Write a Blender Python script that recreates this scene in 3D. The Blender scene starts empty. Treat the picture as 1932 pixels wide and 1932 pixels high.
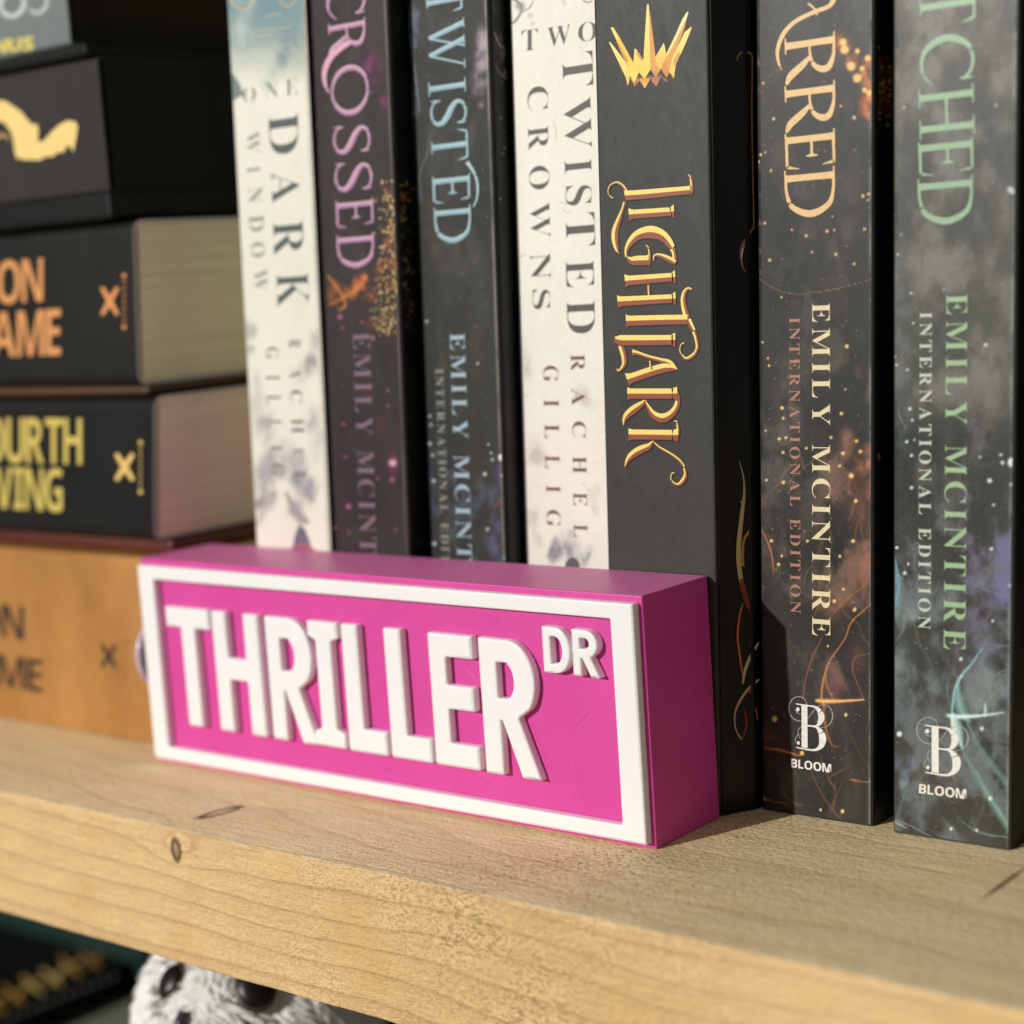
import bpy, bmesh, math, random
import numpy as np
from mathutils import Vector, Matrix, noise

random.seed(7)
S = bpy.context.scene
COL = S.collection
R_ = math.radians

# ------------------------------------------------------------------ camera
CAM_POS = Vector((0.22099, -0.30838, 0.12528))
ROT = Matrix(((0.775026269049456, -0.03309382804270977, 0.6310618676712767),
              (0.628464220085542, 0.1447957016305338, -0.764242715936235),
              (-0.0660833288776504, 0.9889079852720379, 0.13301875923961748)))
FPX, HALF = 3473.592, 966.0
cam = bpy.data.cameras.new('camera')
cam_o = bpy.data.objects.new('camera', cam)
COL.objects.link(cam_o)
cam_o.matrix_world = Matrix.Translation(CAM_POS) @ ROT.to_4x4()
cam.sensor_width = 36.0
cam.lens = FPX / (2 * HALF) * 36.0
cam.clip_start = 0.01
cam.clip_end = 20.0
cam.dof.use_dof = True
cam.dof.focus_distance = 0.400
cam.dof.aperture_fstop = 8.2
cam.dof.aperture_blades = 0
S.camera = cam_o

# ------------------------------------------------------------------ light
w = bpy.data.worlds.new('World')
S.world = w
w.use_nodes = True
w.node_tree.nodes['Background'].inputs[0].default_value = (1.0, 0.965, 0.92, 1)
w.node_tree.nodes['Background'].inputs[1].default_value = 0.19

LDIR = Vector((0.0132, 0.0345, -0.0124)).normalized()
lamp = bpy.data.lights.new('low_window_light', 'AREA')
lamp.shape = 'DISK'
lamp.size = 0.05
lamp.energy = 64.0
lamp.color = (1.0, 0.968, 0.918)
lamp_o = bpy.data.objects.new('low_window_light', lamp)
COL.objects.link(lamp_o)
lamp_o.location = Vector((-0.03, 0.0, 0.07)) - LDIR * 2.5
lamp_o.rotation_euler = LDIR.to_track_quat('-Z', 'Y').to_euler()

S.view_settings.view_transform = 'Standard'
S.view_settings.look = 'None'
S.view_settings.exposure = 0.0
S.view_settings.gamma = 1.0
S.cycles.transparent_max_bounces = 32
S.cycles.max_bounces = 8
S.cycles.use_denoising = True


# ------------------------------------------------------------------ photo rays -> points on real surfaces
def ray(x, y):
    return ROT @ Vector(((x - HALF) / FPX, -(y - HALF) / FPX, -1.0))


class Surf:
    """a plane in space; picks the point of the surface seen at a place of the photograph"""
    def __init__(self, p0, n):
        self.p = Vector(p0)
        self.n = Vector(n).normalized()

    def at(self, x, y, off=0.0):
        d = ray(x, y)
        q = self.p + self.n * off
        return CAM_POS + d * ((q - CAM_POS).dot(self.n) / d.dot(self.n))


def on_y(y):
    return Surf((0, y, 0), (0, -1, 0))


def lin(c):
    if isinstance(c, (int, float)):
        c = (c, c, c)
    return tuple((v / 255 / 12.92) if v / 255 <= 0.04045 else ((v / 255 + 0.055) / 1.055) ** 2.4 for v in c[:3])


def crop(s, ox, oy):
    return lambda x, y: (x * s + ox, y * s + oy)


cA = crop(.33421, 0, 0)
cB = crop(.30078, 387.4, 0)
cC = crop(.26737, 904, 0)
cD = crop(.30078, 1356, 0)
cE = crop(.33421, 0, 645.7)
cF = crop(.33421, 452, 581.1)
cG = crop(.26737, 1033.1, 581.1)
cH = crop(.30078, 1356, 581.1)
cI = crop(.31484, 1323.7, 1097.7)
cJ = crop(.33421, 0, 1291.4)
cN = crop(.27406, 245.4, 1000.9)
cP = crop(.16716, 1130, 309.96)
cQ = crop(.16716, 1130, 619.9)
cR = crop(.11698, 1130, 0)
cS = crop(.10027, 1452.9, 1291.4)
cU = lambda x, y: crop(.10027, 1698.2, 1323.7)(305 + (x - 348) * 1.182, 290 + (y - 220) * 1.078)
cPX = lambda x, y: (x, y)


def hslope(x, y):           # slope in the photograph of lines that run along the shelf
    return (y - 783.8) / (x + 3300.0)


# ------------------------------------------------------------------ object helpers
def thing(name, label, cat, loc=(0, 0, 0), group=None):
    o = bpy.data.objects.new(name, None)
    o.empty_display_size = 0.01
    COL.objects.link(o)
    o.location = loc
    o['label'] = label
    o['category'] = cat
    if group:
        o['group'] = group
    return o


def put(name, me, mat=None, parent=None, smooth=False, label=None):
    o = bpy.data.objects.new(name, me)
    COL.objects.link(o)
    if mat is not None and not me.materials:
        me.materials.append(mat)
    if smooth:
        for p in me.polygons:
            p.use_smooth = True
    if parent is not None:
        o.parent = parent
        o.matrix_parent_inverse = Matrix.Translation(-parent.location)
    if label:
        o['label'] = label
    return o


def mesh(verts, faces, name='mesh'):
    me = bpy.data.meshes.new(name)
    me.from_pydata([tuple(v) for v in verts], [], faces)
    me.update()
    return me


def from_bm(bm, name='mesh'):
    me = bpy.data.meshes.new(name)
    bm.normal_update()
    bm.to_mesh(me)
    bm.free()
    return me


def box_bm(x0, x1, y0, y1, z0, z1, bevel=0.0, seg=2, shear=0.0, bm=None):
    own = bm is None
    b = bmesh.new()
    r = bmesh.ops.create_cube(b, size=1.0)
    for v in b.verts:
        v.co = Vector(((v.co.x + .5) * (x1 - x0) + x0, (v.co.y + .5) * (y1 - y0) + y0, (v.co.z + .5) * (z1 - z0) + z0))
    if bevel > 0:
        bmesh.ops.bevel(b, geom=b.edges[:], offset=bevel, segments=seg, affect='EDGES', profile=0.5)
    for v in b.verts:
        v.co.x += shear * v.co.z
    return b


def extrude_outline(outline, z0, z1, shear=0.0, nz=1):
    n = len(outline)
    V, F = [], []
    for k in range(nz + 1):
        z = z0 + (z1 - z0) * k / nz
        V += [(x + shear * z, y, z) for x, y in outline]
    for k in range(nz):
        for i in range(n):
            j = (i + 1) % n
            F.append((k * n + i, k * n + j, (k + 1) * n + j, (k + 1) * n + i))
    F.append(tuple(reversed(range(n))))
    F.append(tuple(range(nz * n, nz * n + n)))
    me = mesh(V, F)
    bm = bmesh.new()
    bm.from_mesh(me)
    bmesh.ops.recalc_face_normals(bm, faces=bm.faces[:])
    bm.to_mesh(me)
    bm.free()
    return me


# ------------------------------------------------------------------ materials
def mat(name, color=(0.5, 0.5, 0.5), rough=0.5, spec=0.5):
    m = bpy.data.materials.new(name)
    m.use_nodes = True
    b = m.node_tree.nodes['Principled BSDF']
    b.inputs['Base Color'].default_value = (*color, 1)
    b.inputs['Roughness'].default_value = rough
    b.inputs['Specular IOR Level'].default_value = spec
    return m


class N:
    def __init__(self, m):
        self.t = m.node_tree
        self.b = self.t.nodes['Principled BSDF']

    def node(self, typ, **kw):
        n = self.t.nodes.new(typ)
        for k, v in kw.items():
            if k.startswith('i_'):
                n.inputs[k[2:].replace('_', ' ')].default_value = v
            else:
                setattr(n, k, v)
        return n

    def link(self, a, b):
        self.t.links.new(a, b)

    def obj(self, scale=(1, 1, 1), loc=(0, 0, 0), rot=(0, 0, 0)):
        tc = self.node('ShaderNodeTexCoord')
        mp = self.node('ShaderNodeMapping')
        mp.inputs['Scale'].default_value = scale
        mp.inputs['Location'].default_value = loc
        mp.inputs['Rotation'].default_value = rot
        self.link(tc.outputs['Object'], mp.inputs['Vector'])
        return mp.outputs['Vector']

    def noise(self, vec, scale, detail=3, rough=0.5, dist=0.0):
        n = self.node('ShaderNodeTexNoise')
        n.inputs['Scale'].default_value = scale
        n.inputs['Detail'].default_value = detail
        n.inputs['Roughness'].default_value = rough
        n.inputs['Distortion'].default_value = dist
        self.link(vec, n.inputs['Vector'])
        return n.outputs['Fac']

    def math(self, op, a, b=None, c=None, clamp=False):
        n = self.node('ShaderNodeMath')
        n.operation = op
        n.use_clamp = clamp
        for i, v in enumerate((a, b, c)):
            if v is None:
                continue
            if isinstance(v, (int, float)):
                n.inputs[i].default_value = v
            else:
                self.link(v, n.inputs[i])
        return n.outputs[0]

    def ramp(self, fac, stops):
        n = self.node('ShaderNodeValToRGB')
        e = n.color_ramp.elements
        while len(e) > 1:
            e.remove(e[-1])
        e[0].position = stops[0][0]
        e[0].color = (*stops[0][1], 1) if len(stops[0][1]) == 3 else stops[0][1]
        for p, c in stops[1:]:
            k = e.new(p)
            k.color = (*c, 1)
        self.link(fac, n.inputs[0])
        return n.outputs[0]

    def mix(self, fac, a, b, mode='MIX'):
        n = self.node('ShaderNodeMix')
        n.data_type = 'RGBA'
        n.blend_type = mode
        for inp, v in ((n.inputs[0], fac), (n.inputs[6], a), (n.inputs[7], b)):
            if isinstance(v, (int, float)):
                inp.default_value = v
            elif isinstance(v, tuple):
                inp.default_value = (*v[:3], 1)
            else:
                self.link(v, inp)
        return n.outputs[2]

    def bump(self, h, strength=0.3, dist=0.0005, prev=None):
        n = self.node('ShaderNodeBump')
        n.inputs['Strength'].default_value = strength
        n.inputs['Distance'].default_value = dist
        self.link(h, n.inputs['Height'])
        if prev is not None:
            self.link(prev, n.inputs['Normal'])
        return n.outputs['Normal']


def g3(v):
    return (v, v, v)


def cover_mat(name, c1, c2, rough=0.42, spec=0.5, scale=90, bump=0.12, stretch=(1, 1, .5), speck=0.0):
    m = mat(name, c1, rough, spec)
    n = N(m)
    v = n.obj(stretch)
    f = n.noise(v, scale, 5, .65)
    col = n.ramp(f, [(0.32, c1), (0.68, c2)])
    fine = n.noise(n.obj(), 1500, 3, .7)
    col = n.mix(n.math('MULTIPLY', n.math('SUBTRACT', fine, .42, clamp=True), 1.1), col,
                tuple(min(1, q * 1.5 + .004) for q in c2))
    n.link(col, n.b.inputs['Base Color'])
    r = n.math('ADD', n.math('MULTIPLY', n.noise(v, scale * 2.3, 3), 0.25), rough - .1)
    n.link(r, n.b.inputs['Roughness'])
    n.link(n.bump(fine, bump, .00012, n.bump(f, bump, .0006)), n.b.inputs['Normal'])
    return m


def ink_mat():
    m = mat('printed_ink', rough=0.42, spec=0.45)
    n = N(m)
    a = n.node('ShaderNodeVertexColor', layer_name='ink')
    fine = n.noise(n.obj(), 1300, 3, .7)
    col = n.mix(n.math('MULTIPLY', fine, .45), a.outputs['Color'], (0.0, 0.0, 0.0), 'MIX')
    col = n.mix(1.0, col, (1.22, 1.22, 1.22), 'MULTIPLY')
    n.link(col, n.b.inputs['Base Color'])
    n.link(a.outputs['Alpha'], n.b.inputs['Alpha'])
    return m


INK = ink_mat()


# ------------------------------------------------------------------ flat print: letters, strokes, dots and soft clouds lying on a surface
_glyphs = {}


def glyph(ch, style='serif', thin=0.0):
    key = (ch, style, thin)
    if key in _glyphs:
        return _glyphs[key]
    base = {'serif': 0x1D400, 'bold': 0x1D5D4}.get(style)
    body = chr(base + ord(ch) - 65) if base and 'A' <= ch <= 'Z' else ch
    c = bpy.data.curves.new('tmp', 'FONT')
    c.body = body
    c.size = 1.0
    c.offset = thin
    c.resolution_u = 5
    c.dimensions = '2D'
    c.fill_mode = 'FRONT'
    o = bpy.data.objects.new('tmp', c)
    COL.objects.link(o)
    dg = bpy.context.evaluated_depsgraph_get()
    dg.update()
    me = bpy.data.meshes.new_from_object(o.evaluated_get(dg))
    vs = [(v.co.x, v.co.y) for v in me.vertices]
    fs = [tuple(p.vertices) for p in me.polygons]
    bpy.data.objects.remove(o)
    bpy.data.curves.remove(c)
    bpy.data.meshes.remove(me)
    xs = [v[0] for v in vs] or [0, .3]
    ys = [v[1] for v in vs] or [0, .7]
    _glyphs[key] = (vs, fs, min(xs), max(xs), min(ys), max(ys))
    return _glyphs[key]


def catmull(pts, n=6):
    out = []
    P = [pts[0]] + list(pts) + [pts[-1]]
    for i in range(1, len(P) - 2):
        p0, p1, p2, p3 = P[i - 1], P[i], P[i + 1], P[i + 2]
        for k in range(n):
            t = k / n
            out.append(tuple(0.5 * ((2 * b) + (-a + c) * t + (2 * a - 5 * b + 4 * c - d) * t * t + (-a + 3 * b - 3 * c + d) * t ** 3)
                             for a, b, c, d in zip(p0, p1, p2, p3)))
    out.append(tuple(pts[-1]))
    return out


def _stem(x, w=.125, y0=0.0, y1=1.0, s=.16, top=True, bot=True):
    o = [[(x, y0, w * (1.7 if bot else 1)), (x, y0 + .05, w * 1.1), (x, (y0 + y1) / 2, w), (x, y1 - .05, w * 1.1), (x, y1, w * (1.7 if top else 1))]]
    if bot:
        o.append([(x - s, y0 + .012, .028), (x + s, y0 + .012, .028)])
    if top:
        o.append([(x - s, y1 - .012, .028), (x + s, y1 - .012, .028)])
    return o


_O = [(.5 + .44 * math.sin(2 * math.pi * i / 24), .5 + .475 * math.cos(2 * math.pi * i / 24), .05 + .085 * abs(math.sin(2 * math.pi * i / 24)) ** 1.5) for i in range(25)]
STROKES = {
    'I': _stem(.5, s=.48),
    'D': _stem(.17, s=.17) + [[(.17, .972, .05), (.45, .965, .055), (.74, .86, .10), (.9, .5, .135), (.74, .14, .10), (.45, .035, .055), (.17, .028, .05)]],
    'E': _stem(.2, s=.2) + [[(.2, .97, .052), (.82, .97, .052), (.88, .95, .06), (.9, .87, .04), (.93, .74, .015)], [(.2, .03, .052), (.88, .03, .055), (.94, .06, .06), (.97, .15, .035), (1, .27, .015)],
                             [(.2, .53, .05), (.66, .53, .05)], [(.67, .65, .015), (.66, .53, .06), (.67, .41, .015)]],
    'T': _stem(.5, s=.2, top=False) + [[(0, .72, .015), (.04, .86, .045), (.09, .96, .06), (.2, .972, .05), (.8, .972, .05), (.91, .96, .06), (.96, .86, .045), (1, .72, .015)]],
    'H': _stem(.19, s=.19) + _stem(.81, s=.19) + [[(.19, .5, .055), (.81, .5, .055)]],
    'R': _stem(.17, s=.17) + [[(.17, .972, .05), (.45, .965, .06), (.7, .87, .11), (.74, .72, .125), (.62, .56, .08), (.42, .5, .05), (.2, .49, .045)],
                             [(.45, .5, .06), (.62, .32, .12), (.8, .1, .125), (.97, .01, .05)]],
    'C': [[(.92, .72, .015), (.93, .8, .06), (.92, .97, .02)], [(.93, .8, .045), (.78, .93, .06), (.52, .97, .065), (.24, .86, .11), (.08, .5, .145), (.24, .15, .11), (.52, .03, .065), (.8, .07, .05), (1, .22, .025)]],
    'O': [_O],
    'S': [[(.86, .72, .015), (.86, .82, .06), (.86, .97, .02)], [(.86, .82, .035), (.76, .93, .05), (.5, .972, .06), (.24, .9, .08), (.16, .74, .105), (.34, .59, .135), (.64, .45, .145), (.84, .28, .12), (.76, .1, .08),
          (.48, .028, .055), (.2, .07, .045), (.08, .2, .035)], [(.06, .02, .02), (.07, .18, .06), (.08, .29, .015)]],
    'W': [[(.1, .99, .13), (.31, .03, .11)], [(.31, .03, .05), (.55, .97, .05)], [(.42, .99, .13), (.66, .03, .11)], [(.66, .03, .05), (.92, .98, .045)],
          [(0, .988, .028), (.2, .988, .028)], [(.33, .988, .028), (.58, .988, .028)], [(.82, .988, .028), (1, .988, .028)]],
    'A': [[(.1, .01, .05), (.5, .98, .05)], [(.48, 1.0, .11), (.88, .02, .13)], [(.24, .36, .045), (.72, .36, .045)], [(0, .012, .028), (.22, .012, .028)], [(.74, .012, .028), (1, .012, .028)]],
}


class Paint:
    """print worked out as one coloured sheet over a spine (numpy), then laid on it as a single mesh"""
    def __init__(self, surf, x0, x1, shear, z0, z1, step=.00026, seed=1, T=cPX):
        self.s, self.T = surf, T
        self.x0, self.x1, self.sh, self.z0, self.z1 = x0, x1, shear, z0, z1
        self.nu, self.nv = int((x1 - x0) / step) + 1, int((z1 - z0) / step) + 1
        U, Z = np.meshgrid(np.linspace(x0, x1, self.nu), np.linspace(z0, z1, self.nv))
        self.X, self.Z = U + shear * Z, Z
        self.rgb = np.zeros(U.shape + (3,))
        self.a = np.zeros(U.shape)
        # photo place of every grid point
        y = surf.p.y
        C = np.array(CAM_POS)
        P = np.stack([self.X, np.full_like(Z, y), Z], -1) - C
        Q = P @ np.array(ROT)
        self.px = HALF + FPX * Q[..., 0] / -Q[..., 2]
        self.py = HALF - FPX * Q[..., 1] / -Q[..., 2]
        rs = np.random.RandomState(seed)
        f = np.zeros_like(Z)
        amp, tot = 1.0, 0.0
        for o in range(6):
            cell = .0085 / 2 ** o
            g = rs.rand(int((z1 - z0) / cell) + 3, int((x1 - x0 + .02) / (cell * .7)) + 3)
            v, u = (Z - z0) / cell, (U - x0) / (cell * .7)
            iv, iu = v.astype(int), u.astype(int)
            fv, fu = v - iv, u - iu
            fv, fu = fv * fv * (3 - 2 * fv), fu * fu * (3 - 2 * fu)
            f += amp * ((g[iv, iu] * (1 - fu) + g[iv, iu + 1] * fu) * (1 - fv) + (g[iv + 1, iu] * (1 - fu) + g[iv + 1, iu + 1] * fu) * fv)
            tot += amp
            amp *= .62
        self.fbm = np.clip((f / tot - .5) * 2.6 + .5, 0, 1)

    def over(self, sl, cov, col):
        c = np.array(lin(col))
        cov = np.clip(cov, 0, 1)
        a0 = self.a[sl]
        a1 = cov + a0 * (1 - cov)
        w = np.where(a1 > 1e-6, cov / np.maximum(a1, 1e-6), 0)[..., None]
        self.rgb[sl] = c * w + self.rgb[sl] * (1 - w)
        self.a[sl] = a1

    def box(self, x0, y0, x1, y1):
        m = (self.px > x0) & (self.px < x1) & (self.py > y0) & (self.py < y1)
        r, c = np.where(m.any(1))[0], np.where(m.any(0))[0]
        if not len(r) or not len(c):
            return None
        return (slice(r[0], r[-1] + 1), slice(c[0], c[-1] + 1))

    def sc(self, T, x, y):
        a, b = T(x, y), T(x + 10, y)
        return (b[0] - a[0]) / 10

    def blob(self, x, y, rx, ry=None, col=(255, 255, 255), a=1.0, core=0.0, T=None, n=0, rot=0.0, smoke=0.0):
        T = T or self.T
        ry = ry or rx
        k = self.sc(T, x, y)
        cx, cy = T(x, y)
        rx, ry = max(.9, rx * k), max(.9, ry * k)
        R = max(rx, ry) * 1.3
        sl = self.box(cx - R, cy - R, cx + R, cy + R)
        if sl is None:
            return
        dx, dy = self.px[sl] - cx, self.py[sl] - cy
        u, v = dx * math.cos(rot) + dy * math.sin(rot), -dx * math.sin(rot) + dy * math.cos(rot)
        d = np.sqrt((u / rx) ** 2 + (v / ry) ** 2)
        if core > 0:
            cov = a * np.clip((1 - d) / max(.05, 1 - core), 0, 1)
        else:
            cov = a * np.clip(1 - d * d, 0, 1) ** 2
        if smoke:
            cov = cov * ((1 - smoke) + smoke * np.clip(self.fbm[sl] * 2.2 - .6, 0, 1.4))
        self.over(sl, cov, col)

    def ribbon(self, pts, cols, soft=False, a=1.0, T=None, n=6, fade=False):
        T = T or self.T
        k = self.sc(T, pts[0][0], pts[0][1])
        P = [(*T(x, y), max(1.6, w_ * k)) for x, y, w_ in catmull(pts, 8)]
        m = max(p[2] for p in P)
        sl = self.box(min(p[0] for p in P) - m, min(p[1] for p in P) - m, max(p[0] for p in P) + m, max(p[1] for p in P) + m)
        if sl is None:
            return
        X, Y = self.px[sl], self.py[sl]
        cov = np.zeros_like(X)
        M = len(P)
        for i in range(M - 1):
            (xa, ya, wa), (xb, yb, wb) = P[i], P[i + 1]
            dx, dy = xb - xa, yb - ya
            L2 = dx * dx + dy * dy + 1e-9
            t = np.clip(((X - xa) * dx + (Y - ya) * dy) / L2, 0, 1)
            d = np.hypot(X - xa - t * dx, Y - ya - t * dy) / ((wa + (wb - wa) * t) / 2)
            c = np.clip(1 - d, 0, 1) ** .9 if soft else np.clip((1.15 - d) * 3, 0, 1)
            if fade:
                q = (i + t) / (M - 1)
                c = c * np.clip(np.minimum(4 * q, 4 * (1 - q)), 0, 1)
            cov = np.maximum(cov, c)
        self.over(sl, cov * a, cols)

    def poly(self, pts, col, a=1.0, T=None, col2=None):
        T = T or self.T
        q = [T(*p) for p in pts]
        sl = self.box(min(p[0] for p in q), min(p[1] for p in q), max(p[0] for p in q), max(p[1] for p in q))
        if sl is None:
            return
        X, Y = self.px[sl], self.py[sl]
        ins = np.zeros(X.shape, bool)
        for i in range(len(q)):
            (xa, ya), (xb, yb) = q[i - 1], q[i]
            if ya == yb:
                continue
            ins ^= ((ya > Y) != (yb > Y)) & (X < (xb - xa) * (Y - ya) / (yb - ya) + xa)
        self.over(sl, ins * a, col)

    def haze(self, col, a, lo=.35, hi=.9, z0=-1, z1=1, u0=0, u1=1):
        U = np.linspace(0, 1, self.nu)[None, :]
        m = np.clip((self.fbm - lo) / (hi - lo), 0, 1) ** 1.3
        m = m * np.clip((self.Z - z0) / .012, 0, 1) * np.clip((z1 - self.Z) / .012, 0, 1) * np.clip((U - u0) / .18 + .0, 0, 1) * np.clip((u1 - U) / .18, 0, 1)
        self.over((slice(None), slice(None)), m * a, col)

    def haze2(self, col, a, **kw):
        f = self.fbm
        self.fbm = np.roll(f[::-1, ::-1], 37, 0)
        self.haze(col, a, **kw)
        self.fbm = f

    def edge(self, col, a, side=1, wd=.0012):  # corner sheen and worn edge, painted together as one pale line
        U = np.linspace(0, self.x1 - self.x0, self.nu)[None, :]
        d = (self.x1 - self.x0 - U) if side > 0 else U
        rough = np.clip(self.fbm * 1.6, .3, 1)
        self.over((slice(None), slice(None)), np.clip(1 - d / wd, 0, 1) * a * rough, col)

    def build(self, name, parent):
        y = self.s.p.y - 2.5e-5
        nv, nu = self.a.shape
        co = np.stack([self.X, np.full_like(self.X, y), self.Z], -1).reshape(-1, 3)
        idx = np.arange(nv * nu).reshape(nv, nu)
        f = np.stack([idx[:-1, :-1], idx[:-1, 1:], idx[1:, 1:], idx[1:, :-1]], -1).reshape(-1, 4)
        A = self.a.reshape(-1)
        f = f[(A[f] > .004).any(1)]
        used = np.unique(f)
        remap = -np.ones(nv * nu, int)
        remap[used] = np.arange(len(used))
        f = remap[f]
        me = bpy.data.meshes.new(name)
        me.vertices.add(len(used))
        me.vertices.foreach_set('co', co[used].astype(np.float32).ravel())
        me.loops.add(len(f) * 4)
        me.loops.foreach_set('vertex_index', f.astype(np.int32).ravel())
        me.polygons.add(len(f))
        me.polygons.foreach_set('loop_start', (np.arange(len(f)) * 4).astype(np.int32))
        me.update(calc_edges=True)
        ca = me.color_attributes.new('ink', 'FLOAT_COLOR', 'POINT')
        ca.data.foreach_set('color', np.concatenate([self.rgb.reshape(-1, 3)[used], A[used, None]], 1).astype(np.float32).ravel())
        o = put(name, me, INK, parent)
        o['kind'] = 'stuff'
        return o


class Ink:
    def __init__(self, surf, T=cPX, base=2.5e-5):
        self.s, self.T, self.base = surf, T, base
        self.V, self.F, self.C, self.k = [], [], [], 0

    def lift(self):
        self.k += 1
        return self.base + self.k * 3e-7

    def add(self, pts, faces, cols, T=None):
        T = T or self.T
        off = self.lift()
        b = len(self.V)
        self.V += [self.s.at(*T(*p), off) for p in pts]
        self.C += cols
        self.F += [tuple(b + i for i in f) for f in faces]

    def poly(self, pts, col, a=1.0, T=None, col2=None):
        n = len(pts)
        c1 = (*lin(col), a)
        cols = [c1] * n
        if col2 is not None:
            ys = [p[1] for p in pts]
            lo, hi = min(ys), max(ys)
            c2 = (*lin(col2), a)
            cols = [tuple(u + (v - u) * (p[1] - lo) / max(1e-6, hi - lo) for u, v in zip(c1, c2)) for p in pts]
        self.add(pts, [tuple(range(n))], cols, T)

    def blob(self, x, y, rx, ry=None, col=(255, 255, 255), a=1.0, core=0.0, T=None, n=14, rot=0.0, smoke=0.0):
        ry = ry or rx
        c = lin(col)
        pts, cols, faces = [(x, y)], [(*c, a)], []
        rings = [(0.5, a * .62), (1.0, 0.0)] if core <= 0 else [(core, a), (1.0, 0.0)]
        for rr, al in rings:
            for k in range(n):
                t = 2 * math.pi * k / n
                u, v = rx * rr * math.cos(t), ry * rr * math.sin(t)
                pts.append((x + u * math.cos(rot) - v * math.sin(rot), y + u * math.sin(rot) + v * math.cos(rot)))
                cols.append((*c, al))
        for k in range(n):
            j = (k + 1) % n
            faces.append((0, 1 + k, 1 + j))
            faces.append((1 + k, 1 + n + k, 1 + n + j, 1 + j))
        self.add(pts, faces, cols, T)

    def ribbon(self, pts, cols, soft=False, a=1.0, T=None, n=6, fade=False):
        """pts (x,y,width); cols one colour or a pair (upper side, lower side)"""
        P = catmull(pts, n)
        two = isinstance(cols[0], tuple)
        ca, cb = (cols if two else (cols, cols))
        ca, cb = lin(ca), lin(cb)
        V, Cc, F = [], [], []
        m = len(P)
        for i, (x, y, wd) in enumerate(P):
            q0, q1 = P[max(0, i - 1)], P[min(m - 1, i + 1)]
            dx, dy = q1[0] - q0[0], q1[1] - q0[1]
            L = math.hypot(dx, dy) or 1
            nx, ny = -dy / L, dx / L
            if nx * -0.45 + ny * -1.0 < 0:
                nx, ny = -nx, -ny
            h = max(0.5, wd) / 2
            al = a
            if fade:
                t = i / (m - 1)
                al = a * min(1, 4 * t, 4 * (1 - t))
            ea = 0.0 if soft else al
            V += [(x + nx * h, y + ny * h), (x + nx * h * .02, y + ny * h * .02), (x - nx * h * .02, y - ny * h * .02), (x - nx * h, y - ny * h)]
            Cc += [(*ca, ea), (*ca, al), (*cb, al), (*cb, ea)]
            if i:
                b = (i - 1) * 4
                for k in range(3):
                    F.append((b + k, b + k + 1, b + k + 5, b + k + 4))
        self.add(V, F, Cc, T)

    def quad_glyph(self, ch, style, thin, bl, br, tl, tr, col, box=None, a=1.0, T=None, col2=None):
        if style == 'thin':
            cap = math.hypot(tl[0] - bl[0], tl[1] - bl[1])

            def q(u, v):
                return ((bl[0] * (1 - u) + br[0] * u) * (1 - v) + (tl[0] * (1 - u) + tr[0] * u) * v,
                        (bl[1] * (1 - u) + br[1] * u) * (1 - v) + (tl[1] * (1 - u) + tr[1] * u) * v)
            for st in STROKES[ch]:
                self.ribbon([(*q(x, y), wd * cap * (1.04 + thin)) for x, y, wd in st], (col2 or col, col), False, a, cPX, 5 if len(st) > 2 else 1)
            return
        vs, fs, x0, x1, y0, y1 = glyph(ch, style, thin)
        if box:
            x0, x1, y0, y1 = box
        pts, cols = [], []
        c1, c2 = lin(col), lin(col2 or col)
        for x, y in vs:
            u, v = (x - x0) / (x1 - x0), (y - y0) / (y1 - y0)
            px = (bl[0] * (1 - u) + br[0] * u) * (1 - v) + (tl[0] * (1 - u) + tr[0] * u) * v
            py = (bl[1] * (1 - u) + br[1] * u) * (1 - v) + (tl[1] * (1 - u) + tr[1] * u) * v
            pts.append((px, py))
            cols.append((*[p + (q - p) * v for p, q in zip(c1, c2)], a))
        self.add(pts, fs, cols, T)

    def text(self, s, bl, br, tl, tr, col, style='serif', thin=-0.012, track=0.0, a=1.0, T=None, col2=None):
        """string whose cap box fills the quad bl br tl tr (photo places)"""
        x, items = 0.0, []
        for ch in s:
            if ch == ' ':
                x += .30 + track
                continue
            vs, fs, x0, x1, y0, y1 = glyph(ch, style, thin)
            items.append((ch, x - x0, x0, x1))
            x += (x1 - x0) + .055 + track
        tot = x - .055 - track
        _, _, _, _, cy0, cy1 = glyph('H', style, thin)
        for ch, dx, x0, x1 in items:
            self.quad_glyph(ch, style, thin, bl, br, tl, tr, col, (-dx, tot - dx, cy0, cy1), a, T, col2)

    def vtext(self, s, x0, y0, x1, y1, c0, c1, col, style='serif', thin=-0.012, track=0.0, a=1.0, col2=None):
        """text that reads downwards; x0,y0 start of the baseline, c0,c1 cap height"""
        def up(x, y, c):
            return (x + c, y + c * hslope(x, y) * .5), (x, y - c * hslope(x, y) * .5)
        tl, bl = up(x0, y0, c0)
        tr, br = up(x1, y1, c1)
        self.text(s, bl, br, tl, tr, col, style, thin, track, a, cPX, col2)

    def vletters(self, items, col, T, style='serif', thin=-0.012, a=1.0, col2=None):
        """items (char, ya, yb, xl, xr) traced one by one"""
        for ch, ya, yb, xl, xr in items:
            (xa, y_a), (xb, y_b) = T(xl, ya), T(xr, yb)
            s0, s1 = hslope(xa, y_a), hslope(xa, y_b)
            c = xb - xa
            drift = .03 * (y_b - y_a)
            self.quad_glyph(ch, style, thin, (xa - drift / 2, y_a - c * s0 / 2), (xa + drift / 2, y_b - c * s1 / 2),
                            (xb - drift / 2, y_a + c * s0 / 2), (xb + drift / 2, y_b + c * s1 / 2), col, None, a, cPX, col2)

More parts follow.
